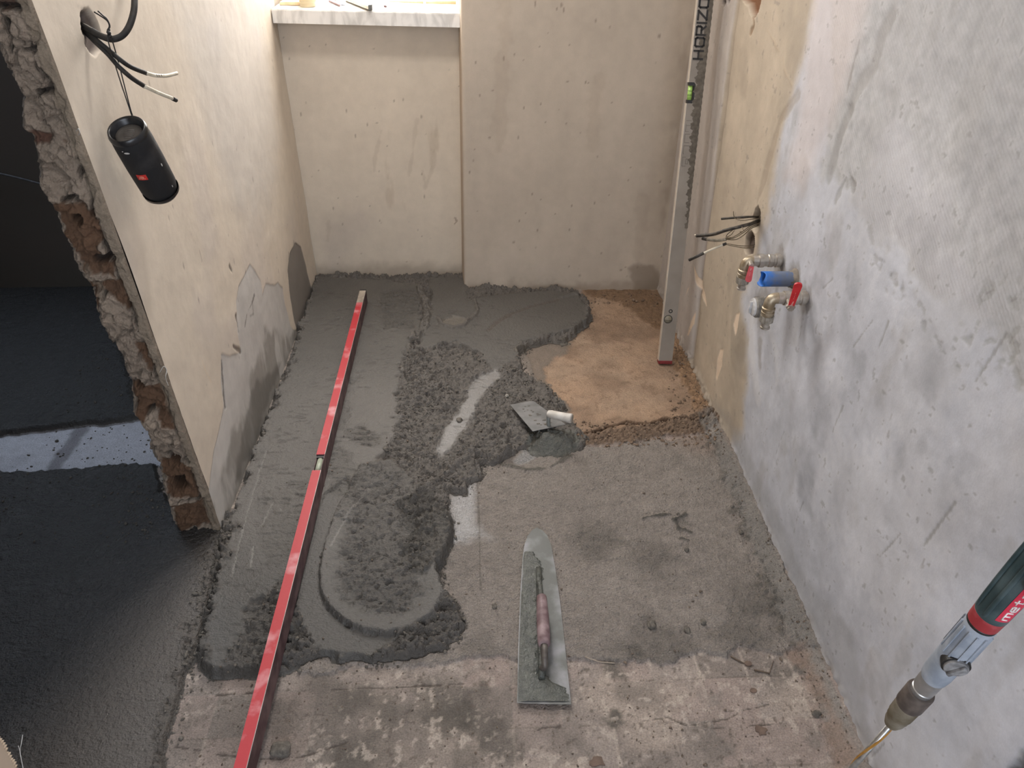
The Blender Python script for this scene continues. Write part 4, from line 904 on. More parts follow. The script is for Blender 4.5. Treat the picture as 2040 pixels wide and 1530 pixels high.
for i in range(22):
    u_, v_ = rnd.random(), rnd.random(); u_ = .25+.5*u_; v_ = .15+.75*v_
    c_ = A_.lerp(B_, u_).lerp(D_.lerp(C_, u_), v_)+nrm*.0004; r_ = rnd.uniform(.0012, .004)
    bmesh.ops.create_icosphere(bm, subdivisions=1, radius=1, matrix=Matrix.Translation(c_) @ Matrix.Diagonal((r_*1.6, r_, r_*.35, 1)))
bmo('mortar_specks', bm, M_mortar, ht)['kind'] = 'stuff'
m0 = Vector(onpl(1093, 848, np.array(A_), np.array(nrm))); hs = Vector(onz(1092, 824, m0.z+.040)); he = Vector(onz(1139, 834, m0.z+.044))
bm = bmesh.new(); tube(bm, [m0-nrm*.001, m0+(hs-m0)*.45, hs+(he-hs)*.03-Vector((0, 0, .006)), hs+(he-hs)*.12], .0062, 12); bmo('tang', bm, mat('grey_tang', (108, 112, 110), (134, 136, 132), .45, metal=.3, bump=.2), ht)
bm = bmesh.new(); d_ = (he-hs); L_ = d_.length; lathe(bm, hs, d_, [(-.002, .0075), (0, .0105), (L_*.12, .0125), (L_*.4, .0130), (L_*.75, .0138), (L_*.95, .0150), (L_, .0142)], 28); bmo('handle', bm, mat('chalky_wood', (186, 180, 172), (206, 202, 196), .6, scale=40, bump=.2, bscale=140), ht)['label'] = 'chalky white wooden handle'
bm = bmesh.new(); lathe(bm, he, d_, [(0, .0118), (.0008, .0112)], 28); bmo('handle_end', bm, mat('grey_end_grain', (150, 144, 136), rough=.7, bump=.3), ht)

# ---- angle valves
def valve(base, xe, lever, label, levpts, hexr=.0105):
    bx, by, bz = base; r = .0125
    t = empty('angle_valve', base, label, 'valve', 'brass shut-off valves on the right wall')
    L_ = bx-xe
    bm = bmesh.new()
    lathe(bm, (bx+.01, by, bz), (-1, 0, 0), [(0, .0125), (.014, .0125), (.015, .0175), (.026, .0175), (.027, .0148), (.032, .0148), (.034, .0168), (.044, .0168), (.046, .0150), (L_*.62, .0150), (L_*.63, .0172), (L_*.76, .0172), (L_*.77, .0140), (L_*.92, .0135)], 20, ref=(0, 1, 0))
    bmo('valve_body', bm, M_nickel, t, auto=40)
    bm = bmesh.new(); ex = xe
    tube(bm, [(bx-L_*.80, by, bz), (ex+.014, by, bz), (ex+.004, by, bz-.003), (ex, by, bz-.014), (ex, by, bz-.030)], .0132, 20, sm=5)
    bmo('elbow', bm, M_brass, t)
    bm = bmesh.new(); lathe(bm, (ex, by, bz-.022), (0, 0, -1), [(0, .0132), (.002, .0156), (.007, .0156), (.008, .0138), (.011, .0138), (.012, .0156), (.017, .0156), (.018, .0140), (.024, .0140)], 24); bmo('threaded_collar', bm, M_brass, t, auto=40)
    bm = bmesh.new(); z0 = bz-.044; R_o = .0165
    rings = []
    for zz in (z0, z0-.016):
        rings.append([bm.verts.new((ex+(R_o*(1 if k % 2 else .93))*math.cos(2*math.pi*k/28), by+(R_o*(1 if k % 2 else .93))*math.sin(2*math.pi*k/28), zz)) for k in range(28)])
    for k in range(28): bm.faces.new((rings[0][k], rings[0][(k+1) % 28], rings[1][(k+1) % 28], rings[1][k]))
    bm.faces.new(rings[0]); bm.faces.new(rings[1]); bmo('knurled_nut', bm, mat('dusty_nickel', (140, 134, 124), (166, 160, 150), .5, metal=.5, scale=90, bump=.2), t, smooth=False)
    bm = bmesh.new(); lathe(bm, (ex, by, z0-.015), (0, 0, -1), [(0, .0135), (.004, .0120), (.006, .0095), (.014, .0095), (.015, .0115), (.019, .0115), (.020, .0085), (.016, .0080)], 20); bmo('outlet', bm, M_nickel, t, auto=40)
    # lever: rounded plate between two given points
    p0, p1, wd_ = levpts; p0 = Vector(p0); p1 = Vector(p1); d = (p1-p0).normalized(); n_ = Vector((-.25, -1, .1)).normalized(); n_ = (n_-d*n_.dot(d)).normalized(); s = d.cross(n_)
    LL = (p1-p0).length; pts = []
    for k in range(9): a = math.pi*(k/8)-math.pi/2; pts.append(p1+d*(wd_*math.cos(a))*.9+s*(wd_*math.sin(a)))
    pts += [p0+s*wd_*.72, p0-s*wd_*.72]
    bm = bmesh.new(); prism(bm, pts, n_*.0045); lo = bmo('lever', bm, M_handle_red, t, smooth=False); lo['label'] = 'red coated lever'
    bm = bmesh.new(); prism(bm, [p0+d*LL*.12-s*wd_*.25+n_*.0048, p0+d*LL*.12+s*wd_*.25+n_*.0048, p0+d*LL*.30+s*wd_*.25+n_*.0048, p0+d*LL*.30+s*wd_*.05+n_*.0048], n_*.0003)
    for q in (.42, .5, .58, .66): prism(bm, [p0+d*LL*q-s*wd_*.06+n_*.0048, p0+d*LL*q+s*wd_*.06+n_*.0048, p0+d*LL*(q+.04)+s*wd_*.06+n_*.0048, p0+d*LL*(q+.04)-s*wd_*.06+n_*.0048], n_*.0003)
    bmo('lever_mark', bm, mat('pale_mark', (200, 130, 124), rough=.6, bump=0), lo, smooth=False)
    bm = bmesh.new(); q0 = p0+n_*.006; cb = Vector((bx-lever, by, bz)); tube(bm, [cb, cb+(p0-cb)*.6, p0], .0065, 12, sm=3); lathe(bm, p0-n_*.002, n_, [(0, hexr), (.006 if hexr > .008 else -.004, hexr), (.007 if hexr > .008 else -.003, hexr*.7), (.012 if hexr > .008 else -.002, hexr*.7)], 6, ref=d); bmo('spindle', bm, M_nickel, t, auto=30)
    return t
v1 = (.757, 1.840, .671)
lp0 = onx(1497, 531, .672); lp1 = onx(1491, 556, .668)
valve(v1, .667, .080, 'upper brass angle valve, red lever pointing down, above the blue pipe stub', (lp0, lp1, .0078), .004)
v2 = (.757, 1.650, .662)
lp0 = onx(1575, 610, .700); lp1 = onx(1590, 567, .694)
valve(v2, .671, .045, 'lower brass angle valve with red lever turned up, beside the grey plug', (lp0, lp1, .0088))

# ---- blue pipe stub, notched end
bp0 = Vector((.760, 1.738, .668)); bp1 = Vector((.676, 1.736, .670)); d = (bp1-bp0)
bm = bmesh.new(); n = 36; rings = []; Lb = d.length; a_v, b_v, dn = frame(d, (0, 1, 0)); K = 12
def cutL(th, k):  # ragged lip: lower front part sticks further, gap next to it
    q = Lb*k/K
    low = math.exp(-((th-.0)/.55)**2)
    return q
for rr in (.0185, .0170):
    rg = []
    for k in range(K+1):
        ring = []
        for i in range(n):
            th = 2*math.pi*i/n; v = a_v*math.cos(th)+b_v*math.sin(th); q = Lb*k/K
            if k == K: q += .003*math.sin(3*th)+.003*(1 if v.z < -.75 else 0)
            ring.append(bm.verts.new(bp0+dn*q+v*rr))
        rg.append(ring)
    rings.append(rg)
for s_i, rg in enumerate(rings):
    for k in range(K):
        for i in range(n): bm.faces.new((rg[k][i], rg[k][(i+1) % n], rg[k+1][(i+1) % n], rg[k+1][i]))
for i in range(n): bm.faces.new((rings[0][K][i], rings[0][K][(i+1) % n], rings[1][K][(i+1) % n], rings[1][K][i]))
bmesh.ops.recalc_face_normals(bm, faces=bm.faces)
def blue_mat():
    m, t, b = nt('dusty_blue_pipe'); L = t.links.new; tc = N(t, 'ShaderNodeTexCoord'); sep = N(t, 'ShaderNodeSeparateXYZ'); L(tc.outputs['Object'], sep.inputs[0])
    no = N(t, 'ShaderNodeTexNoise'); no.inputs['Scale'].default_value = 70; L(tc.outputs['Object'], no.inputs['Vector'])
    mr = N(t, 'ShaderNodeMapRange'); mr.inputs[1].default_value = .680; mr.inputs[2].default_value = .712; L(sep.outputs[0], mr.inputs[0])
    ad = N(t, 'ShaderNodeMath', operation='MULTIPLY_ADD'); ad.inputs[1].default_value = 1.4; L(no.outputs[0], ad.inputs[0]); 
    sb = N(t, 'ShaderNodeMath', operation='SUBTRACT'); sb.inputs[1].default_value = .72; L(mr.outputs[0], sb.inputs[0]); L(sb.outputs[0], ad.inputs[2]); ad.use_clamp = True
    mx = N(t, 'ShaderNodeMix', data_type='RGBA'); mx.inputs[6].default_value = (*lin((24, 104, 190)), 1); mx.inputs[7].default_value = (*lin((98, 108, 128)), 1)
    L(ad.outputs[0], mx.inputs[0]); L(mx.outputs[2], b.inputs['Base Color']); b.inputs['Roughness'].default_value = .5; return m
o = bmo('pipe_stub', bm, blue_mat()); setp(o, 'short dusty blue plastic pipe stub between the two brass valves', 'pipe')
bm = bmesh.new(); lathe(bm, (.762, 1.738, .668), (-1, 0, 0), [(0, .026), (.008, .0235), (.016, .019), (.020, .0188)], 24, ref=(0, 1, 0)); 
for v in bm.verts: v.co += Vector((0, 1, 1))*.0016*math.sin(v.co.y*900+v.co.z*700)
o = bmo('collar_mortar', bm, mat('collar_mortar', (112, 104, 94), (140, 130, 118), .9, scale=60, bump=.6), o); o.matrix_parent_inverse = Matrix()

# ---- grey screw plug
pc = Vector((.757, 1.893, .513)); t = empty('pipe_plug', pc, 'round grey threaded plug below left of the valves, white scraped face', 'plug')
prof = [(0, .0285)]; q = .004
for k in range(5): prof += [(q, .0285), (q+.0015, .0262), (q+.003, .0285)]; q += .0042
prof += [(q, .0270), (q+.003, .0240)]
bm = bmesh.new(); lathe(bm, pc, (-1, 0, 0), prof, 36, ref=(0, 1, 0)); bmo('threaded_ring', bm, mat('grey_plastic', (112, 108, 104), (150, 146, 140), .6, scale=60, bump=.3), t, auto=30)
bm = bmesh.new(); lathe(bm, pc+Vector((-q-.002, 0, 0)), (-1, 0, 0), [(0, .0245), (.005, .0235), (.007, .0180), (.0072, .0001)], 30, ref=(0, 1, 0), caps=False)
box(bm, (pc.x-q-.016, pc.y-.0035, pc.z-.017), (pc.x-q-.008, pc.y+.0035, pc.z+.017), bev=.0015)
bmo('plug_face', bm, mat('white_plaster_face', (184, 184, 186), (206, 206, 208), .8, scale=60, bump=.8, bscale=120, bdist=.003), t, auto=40)['label'] = 'plaster-smeared white face'

# ---- cables from the right-wall holes
M_cab = mat('black_cable', (36, 31, 26), (74, 66, 56), .6, scale=110, bump=.3)
M_cabg = mat('dusty_cable', (120, 110, 96), (156, 146, 128), .7, scale=90, bump=.3)
M_cabw = mat('white_cable', (196, 186, 166), (214, 206, 188), .5, scale=60, bump=.1)
M_wire = mat('thin_wire', (96, 84, 66), (124, 110, 88), .6, scale=90, bump=.1)
def C(px, py, x): return Vector(onx(px, py, x))
GRC = 'cable ends from the right wall'
def cable(label, base, parts, grp=GRC):
    t = empty('cable', base, label, 'cable', grp)
    for nm, m, segs in parts:
        bm = bmesh.new()
        for pts, r in segs: tube(bm, pts, r, 10)
        bmo(nm, bm, m, t)
    return t
b0 = C(1510, 432, .765)
cable('thin dark cable end, topmost of those by the small wall hole, its wire bent up', b0, [
  ('sheath', M_cab, [([b0, C(1490, 432, .71), C(1460, 434, .675), C(1437, 436, .65)], .0030)]),
  ('wire', M_wire, [([C(1512, 434, .76), C(1490, 438, .715), C(1478, 439, .69), C(1466, 436, .68), C(1462, 430, .675), C(1461, 421, .672)], .0010), ([C(1512, 430, .76), C(1495, 433, .73), C(1475, 435, .69), C(1462, 434, .68)], .0010)])])
b1_ = C(1511, 440, .765)
cable('thick black cable end pointing left, second from the top by the wall hole', b1_, [
  ('sheath', M_cab, [([b1_, C(1495, 446, .72), C(1472, 452, .685), C(1445, 459, .655), C(1420, 467, .63), C(1388, 470, .60)], .0046)]),
  ('strand', M_cabw, [([C(1390, 470, .602), C(1384, 468, .597)], .0018)]),
  ('wire', M_wire, [([C(1478, 452, .69), C(1481, 460, .692), C(1474, 462, .688)], .0012), ([C(1460, 458, .672), C(1450, 466, .662), C(1447, 472, .660), C(1456, 468, .667), C(1463, 459, .672)], .0011)])])
b2_ = C(1511, 447, .765)
cable('pale dusty cable end with frayed dark tip, hanging under the thick black cable', b2_, [
  ('sheath', M_cabg, [([C(1446, 477, .66), C(1430, 479, .645), C(1415, 478, .63), C(1405, 476, .622)], .0040)]),
  ('tip', M_cab, [([C(1408, 477, .624), C(1399, 475, .614)], .0044)]),
  ('wire', M_wire, [([b2_, C(1497, 452, .73), C(1480, 464, .70), C(1462, 474, .675), C(1445, 476, .66)], .0013), ([C(1511, 449, .765), C(1495, 456, .73), C(1482, 468, .70), C(1466, 477, .678), C(1445, 477, .66)], .0013), ([C(1511, 444, .765), C(1495, 450, .725), C(1478, 462, .695), C(1460, 472, .67), C(1446, 474, .66)], .0013)])])
b3_ = C(1502, 488, .76)
cable('cable end with white sheath and black tip, lowest of those by the wall holes', b3_, [
  ('wire', M_wire, [([b3_, C(1488, 490, .725), C(1470, 489, .69), C(1447, 485, .665)], .0010), ([C(1502, 492, .76), C(1485, 494, .725), C(1465, 491, .69), C(1446, 487, .665)], .0010)]),
  ('joint', M_cab, [([C(1447, 485, .667), C(1440, 488, .658)], .0040)]),
  ('sheath', M_cabw, [([C(1441, 487, .66), C(1420, 496, .635), C(1401, 505, .615)], .0032)]),
  ('tip', M_cab, [([C(1402, 504, .616), C(1388, 511, .598), C(1373, 518, .582)], .0042)])])

# ---- cables and speaker on the left wall
GLC = 'cables from the round hole in the left wall'
def CL(px, py, x): return Vector(onx(px, py, x))
cb0 = CL(163, 50, -.715)
t = empty('cable', cb0, 'thick black ribbed cable looping up out of the left wall hole, holding the speaker cord', 'cable', GLC)
bm = bmesh.new(); P_c = [cb0, CL(180, 60, -.69), CL(200, 71, -.67), CL(222, 78, -.65), CL(242, 72, -.635), CL(256, 55, -.625), CL(265, 30, -.62), CL(268, 5, -.62), CL(266, -30, -.63), CL(258, -75, -.67), CL(252, -100, -.715)]
tube(bm, P_c, .0058, 14, sm=10); bmo('sheath', bm, M_rubber, t)
bm = bmesh.new(); tube(bm, [p+Vector((0, 0, .0052)) for p in P_c[:4]], .0008, 6); bmo('stripe', bm, M_cabg, t)
def lcable(label, pts, tip, r=.0042, tipend=None):
    t = empty('cable', pts[0], label, 'cable', GLC)
    bm = bmesh.new(); tube(bm, pts, r, 12); bmo('sheath', bm, M_rubber, t)
    bm = bmesh.new(); tube(bm, tip, r*.86, 12); bmo('inner_sheath', bm, M_cabw, t)['label'] = 'stripped white inner sheath'
    if tipend:
        bm = bmesh.new(); tube(bm, tipend, r*.95, 12, sm=1); bmo('tip', bm, M_rubber, t)
    return t
tt_ = lcable('upper of two stripped white-ended cables sticking out of the left wall hole', [CL(166, 56, -.715), CL(190, 78, -.68), CL(215, 98, -.66), CL(238, 118, -.64), CL(262, 134, -.63), CL(292, 146, -.62)], [CL(290, 145, -.62), CL(308, 150, -.614), CL(330, 151, -.608), CL(352, 146, -.60)])
bm = bmesh.new()
for px, w_ in ((312, 2), (316, 1.4), (321, 2), (326, 1.6), (331, 1.8)): tube(bm, [CL(px, 148.5, -.607), CL(px+w_, 152.0, -.607)], .0006, 5, sm=1)
bmo('print', bm, M_black, tt_)
lcable('lower of two stripped cables under the left wall hole, with black cut tip', [CL(168, 62, -.715), CL(190, 84, -.682), CL(215, 108, -.662), CL(236, 132, -.645), CL(262, 155, -.63), CL(288, 172, -.62)], [CL(286, 171, -.62), CL(318, 186, -.61), CL(346, 197, -.60)], tipend=[CL(343, 196, -.601), CL(351, 200, -.598)])

T_ = Vector(onx(252, 258, -.648)); 
best = None
for xx in np.arange(-.66, -.50, .002):
    q = Vector(onx(324, 384, xx)); e = abs((q-T_).length-.166)
    if best is None or e < best[0]: best = (e, q)
Bt = best[1]; ax = (Bt-T_); Ls = ax.length
sp_ = empty('speaker', T_, 'black cylindrical portable speaker hanging by a cord on the left wall', 'speaker')
aa, bb, dn = frame(ax)
def smat():
    m = mat('speaker_mesh_cloth', (20, 20, 22), (52, 50, 50), .75, scale=24, bump=.4, bscale=900, bdist=.0006, lo=.5, hi=.85); return m
R0 = .0355
bm = bmesh.new(); lathe(bm, T_, ax, [(.010, .0300), (.002, R0-.003), (.010, R0), (.03, R0+.001), (Ls*.5, R0+.0015), (Ls-.025, R0+.0005), (Ls-.008, R0-.004), (Ls+.002, R0-.012), (Ls+.004, .012)], 40, caps=False); bmo('body', bm, smat(), sp_)
bm = bmesh.new(); lathe(bm, T_, ax, [(.012, .0255), (.002, .0300), (-.003, .0330), (-.002, R0-.001), (.006, R0+.0012), (.010, R0+.0008)], 40, caps=False); bmo('end_ring', bm, mat('glossy_rubber', (24, 24, 25), (40, 40, 42), .28, scale=40, bump=.05), sp_)['label'] = 'glossy black end ring'
bm = bmesh.new(); lathe(bm, T_, ax, [(.030, .026), (.012, .0262), (.012, .0001+.0001)], 40, caps=False)
bm.free(); bm = bmesh.new(); lathe(bm, T_+dn*.010, ax, [(.004, .0262), (.002, .0262), (-.001, .0235), (.0005, .0190), (.0005, .0002)], 40, caps=False); bmo('radiator', bm, mat('grey_radiator', (58, 54, 52), (74, 70, 66), .5, scale=40, bump=.1), sp_)['label'] = 'grey-brown round radiator in the top end'
bm = bmesh.new()
for k in range(6):
    y_ = -.010+.004*k; w_ = .011-abs(k-2.5)*.0016; c0 = T_+dn*.0100
    tube(bm, [c0+aa*(-w_)+bb*y_, c0+aa*w_+bb*y_], .0005, 5, sm=1)
bmo('radiator_lines', bm, mat('pale_print', (120, 112, 106), rough=.6, bump=0), sp_)
# bottom end ring
bm = bmesh.new(); lathe(bm, T_+dn*(Ls-.012), ax, [(0, R0+.0008), (.006, R0+.0004), (.014, R0-.006), (.018, R0-.014), (.012, R0-.016)], 40, caps=False); bmo('bottom_ring', bm, bpy.data.materials['glossy_rubber'], sp_)
# red badge wrapped on the body facing the camera
ctr = Vector(onx(283, 354, -.62)); u_b = (ctr-T_).dot(dn)
vw = (Vector(CAM)-(T_+dn*u_b)); vw = (vw-dn*vw.dot(dn)).normalized(); sd2 = dn.cross(vw)
# find angle so the badge centre meets the photo's pixel ray
def pix(p):
    c = np.array(p)-CAM; return (W/2+F*np.dot(c, RR)/np.dot(c, _f), H/2-F*np.dot(c, UU)/np.dot(c, _f))
bst = None
for ub in np.arange(.05, Ls, .003):
    for th in np.arange(-1.3, 1.31, .05):
        p = T_+dn*ub+(vw*math.cos(th)+sd2*math.sin(th))*(R0+.0014); q = pix(p); e = (q[0]-283)**2+(q[1]-354)**2
        if bst is None or e < bst[0]: bst = (e, ub, th)
ub, th0 = bst[1:]
def onb(u, th, r=.0): return T_+dn*u+(vw*math.cos(th)+sd2*math.sin(th))*(R0+.0019+r)
# size 16 x 11 mm, readable across the axis
bm = bmesh.new(); n = 8; hb, wb = .0065, .012/R0
g0 = [[bm.verts.new(onb(ub+(j-.5)*2*hb, th0+(i/n-.5)*wb*1.5)) for i in range(n+1)] for j in (0, 1)]
for i in range(n): bm.faces.new((g0[0][i], g0[0][i+1], g0[1][i+1], g0[1][i]))
r_ = bmesh.ops.extrude_face_region(bm, geom=bm.faces[:]); 
for e in r_['geom']:
    if isinstance(e, bmesh.types.BMVert): e.co -= (e.co-(T_+dn*(e.co-T_).dot(dn))).normalized()*.0012
badge = bmo('badge', bm, mat('red_badge', (170, 40, 34), rough=.5, bump=.05), sp_, smooth=False); badge['label'] = 'small red badge with letters JBL'
GB = {'J': [((.2, .2), (.35, 0)), ((.35, 0), (.75, 0)), ((.75, 0), (.75, 1))], 'B': [((0, 0), (0, 1)), ((0, 1), (.8, 1)), ((.8, 1), (.8, .5)), ((0, .5), (.9, .5)), ((.9, .5), (.9, 0)), ((.9, 0), (0, 0))], 'L': [((0, 1), (0, 0)), ((0, 0), (.8, 0))]}
bm = bmesh.new(); x = -.5
sgn = 1 if (pix(onb(ub, th0+.2))[0] > pix(onb(ub, th0))[0]) else -1
for ch in 'JBL':
    for (ax_, ay_), (bx_, by_) in GB[ch]:
        def L2(a, b): return onb(ub-(b-.5)*.0062, th0+sgn*(x+a*.26)*wb*1.05, .0004)
        tube(bm, [L2(ax_, ay_), L2(bx_, by_)], .00045, 5, sm=1)
    x += .36
bmo('badge_letters', bm, mat('badge_letter_cream', (206, 150, 130), rough=.6, bump=0), badge)
# plaster splashes
M_splash = mat('plaster_splash', (176, 172, 168), rough=.8, bump=.2)
for (px, py, a, b_) in [(253, 306, .0055, .0022), (243, 304, .0015, .0008), (321, 328, .0015, .004), (213, 258, .0008, .0008), (345, 372, .001, .003)]:
    bb_ = None
    for u_ in np.arange(.0, Ls, .004):
        for th in np.arange(-1.5, 1.5, .06):
            q = pix(onb(u_, th)); e = (q[0]-px)**2+(q[1]-py)**2
            if bb_ is None or e < bb_[0]: bb_ = (e, u_, th)
    _, u_, th = bb_; cc = onb(u_, th, -.0004); out_ = (cc-(T_+dn*u_)).normalized(); tg = dn.cross(out_)
    bm = bmesh.new(); bmesh.ops.create_icosphere(bm, subdivisions=2, radius=1, matrix=basis(cc, tg*a, dn*b_, out_*.0006)); bmo('plaster_splash', bm, M_splash, sp_)

# cord: loop round the cable, knot, two tails
kn = CL(215, 66, -.648)
cd = empty('cord', kn, 'thin black cord tied round the looping cable, carrying the speaker', 'cord')
ceye = T_-dn*.004+(vw*-.0+sd2*0)+Vector((0, .02, .006)); ceye = CL(263, 230, -.655)
bm = bmesh.new(); tube(bm, [kn, CL(216, 84, -.648), CL(236, 150, -.652), CL(262, 229, -.652), Vector(T_)+Vector((.004, .028, .004))], .0011, 8); tube(bm, [kn, CL(224, 82, -.645), CL(240, 140, -.650), CL(259, 214, -.652), CL(264, 230, -.652), Vector(T_)+Vector((.006, .028, .004))], .0011, 8); bmo('strand', bm, M_black, cd)
bm = bmesh.new(); tube(bm, [kn+Vector((0, 0, .004)), CL(218, 52, -.645), CL(214, 42, -.645), CL(204, 34, -.648), CL(188, 24, -.652)], .0013, 8); tube(bm, [kn+Vector((.001, 0, .004)), CL(219, 52, -.643), CL(213, 38, -.643), CL(205, 31, -.648), CL(195, 22, -.652)], .0012, 8); bmo('tail', bm, M_black, cd)
bm = bmesh.new()
for dx, dz, r_ in ((0, 0, .0036), (-.003, .002, .0030), (.002, .005, .0028), (.001, -.005, .0034)): bmesh.ops.create_icosphere(bm, subdivisions=2, radius=r_, matrix=Matrix.Translation(kn+Vector((.002, dx, dz))))
bmo('knot', bm, M_black, cd)

# ---- rotary hammer leaning on the right wall, bit on the floor
P2 = Vector(onx(2040, 1148, .672)); P1 = Vector(onx(1778, 1440, .638))
dA = (P2-P1).normalized(); kf = (P1.z-.004)/dA.z; TIP = P1-dA*kf
def at(px, py):   # distance along the tool axis of the point seen at this pixel
    r = ray(px, py); n_ = np.cross(np.array(dA), r); n_ = np.cross(n_, r); return float(np.dot(CAM-np.array(TIP), n_)/np.dot(np.array(dA), n_))
dr_ = empty('rotary_hammer', TIP, 'grey, green and red rotary hammer drill leaning on the right wall, bit to the floor', 'drill')
s_c0, s_c1, s_g0, s_g1, s_r1 = at(1778, 1440), at(1826, 1368), at(1845, 1342), at(1950, 1235), at(1968, 1215)
M_gear = mat('dusty_grey_gearbox', (140, 150, 164), (168, 176, 188), .55, metal=.15, scale=30, bump=.2, bscale=160)
M_green = mat('dark_green_housing', (44, 62, 66), (72, 88, 92), .38, scale=26, bump=.15, bscale=120)
def rad(px1, s): # radius from half-width in pixels
    p = TIP+dA*s; return px1*float(np.dot(np.array(p)-CAM, _f))/F
ra = rad(24, s_c0); rg_ = rad(27, s_g0); rb = rad(30, s_g1)
bm = bmesh.new(); n = 14; lathe(bm, TIP, dA, [(0, .0005), (.010, .0048), (s_c0, .0048)], 12)
bmo('bit', bm, mat('bit_steel', (150, 150, 150), (190, 188, 184), .3, metal=.8, scale=40, bump=.1), dr_)
a_, b_, d_ = frame(dA); bm = bmesh.new()
tube(bm, [TIP+dA*(.02+(s_c0-.02)*k/60)+(a_*math.cos(k*.16+4.4)+b_*math.sin(k*.16+4.4))*.0044 for k in range(61)], .0022, 8, sm=0); bmo('flute', bm, mat('golden_bit_coating', (190, 140, 66), (212, 164, 88), .35, metal=.6, scale=60, bump=.1), dr_)['label'] = 'golden spiral of the bit'
lc = s_c1-s_c0
bm = bmesh.new(); lathe(bm, TIP+dA*s_c0, dA, [(-.004, ra*.45), (-.002, ra*.62), (lc*.10, ra*.82), (lc*.16, ra*.80), (lc*.2, ra*.90), (lc*.26, ra*.88), (lc*.30, ra*.97), (lc*.62, ra*1.02)], 32)
bmo('chuck_nose', bm, mat('dusty_brown_rubber', (92, 82, 62), (136, 130, 118), .7, scale=24, bump=.3, bscale=160), dr_, auto=40)
bm = bmesh.new(); lathe(bm, TIP+dA*s_c0, dA, [(lc*.60, ra*1.03), (lc*.62, ra*1.08), (lc*.97, ra*1.10), (lc*1.0, ra*1.04)], 32); bmo('chuck_sleeve', bm, mat('brown_sleeve', (74, 66, 62), (104, 94, 88), .6, scale=40, bump=.2), dr_, auto=40)
lg = s_g1-s_g0; g0 = s_g0
bm = bmesh.new(); lathe(bm, TIP+dA*s_c1, dA, [(-.006, ra*.74), (.001, ra*.84), (.008, ra*.86), (.009, ra*.80), (.013, ra*.80), (.014, ra*.88), (s_g0-s_c1+.004, ra*.92)], 32); bmo('collar', bm, mat('bright_collar', (170, 172, 174), (190, 190, 190), .3, metal=.8, scale=50, bump=.1), dr_, auto=40)
bm = bmesh.new(); lathe(bm, TIP+dA*g0, dA, [(0, rg_*.80), (.008, rg_*.95), (.02, rg_*1.02), (lg*.5, rg_*1.05), (lg*.95, rb*1.0), (lg, rb*.93)], 32)
for k in range(12):
    th = 2*math.pi*k/12; v = a_*math.cos(th)+b_*math.sin(th); w = dA.cross(v)
    box(bm, (-.0012, -.001, 0), (.0012, .0022, lg*.42), basis(TIP+dA*(g0+lg*.52)+v*(rb*1.0), w, v, dA))
gb = bmo('gearbox', bm, M_gear, dr_, auto=40)
vw2 = (Vector(CAM)-(TIP+dA*(g0+lg*.4))); vw2 = (vw2-dA*vw2.dot(dA)).normalized(); rt = dA.cross(vw2)
if rt.x < 0: rt = -rt
kd = (vw2*.80+rt*.55).normalized(); kc = TIP+dA*(g0+lg*.46)+kd*(rg_*.80); Rk = rad(23, s_g0)
bm = bmesh.new(); lathe(bm, kc, kd, [(-.010, Rk*1.12), (rg_*.22, Rk*1.12), (rg_*.24, Rk*1.0)], 32, ref=dA); bmo('knob_recess', bm, M_black, dr_, auto=40)
bm = bmesh.new(); lathe(bm, kc+kd*.001, kd, [(0, Rk*.98), (rg_*.40, Rk*.94), (rg_*.46, Rk*.82)], 32, ref=dA)
kf_ = kc+kd*(rg_*.46); w = (dA*.8+rt*.6).normalized(); w = (w-kd*w.dot(kd)).normalized(); w2 = kd.cross(w); box(bm, (-Rk*.85, -Rk*.20, 0), (Rk*.85, Rk*.20, .006), basis(kf_, w, w2, kd), bev=.0015)
bmo('mode_knob', bm, mat('worn_grey_knob', (104, 104, 106), (150, 150, 152), .5, scale=70, bump=.3), dr_, auto=40)['label'] = 'round mode selector knob'
bm = bmesh.new(); lathe(bm, TIP+dA*s_g1, dA, [(-.003, rb*.90), (-.001, rb*1.0), (.003, rb*1.0), (.004, rb*.92)], 32); bmo('gap_ring', bm, M_black, dr_)
def ell(bm, s0, prof, kx=1.0):
    return lathe(bm, TIP+dA*s0, dA, prof, 40)
bm = bmesh.new(); ell(bm, s_g1, [(.003, rb*.90), (.004, rb*1.02), (s_r1-s_g1, rb*1.06), (s_r1-s_g1+.001, rb*1.0)]); bmo('red_ring', bm, mat('worn_red_ring', (150, 46, 52), (176, 84, 88), .45, scale=60, bump=.1, lo=.5, hi=.8), dr_, auto=40)
Lbdy = 1.0-s_r1
bm = bmesh.new(); ell(bm, s_r1, [(0, rb*1.0), (.001, rb*1.07), (.03, rb*1.10), (.08, rb*1.18), (.16, rb*1.24), (.22, rb*1.20), (.235, rb*1.0)])
for k in (-1, 1):
    v = (vw2*.55-rt*.85*1).normalized() if k > 0 else (vw2*.95+rt*-.15).normalized()
    tube(bm, [TIP+dA*(s_r1+.008)+v*rb*1.0, TIP+dA*(s_r1+.03)+v*rb*1.10, TIP+dA*(s_r1+.1)+v*rb*1.20, TIP+dA*(s_r1+.16)+v*rb*1.22], .0035, 8)
bmo('housing', bm, M_green, dr_, auto=50)['label'] = 'dark green motor housing'
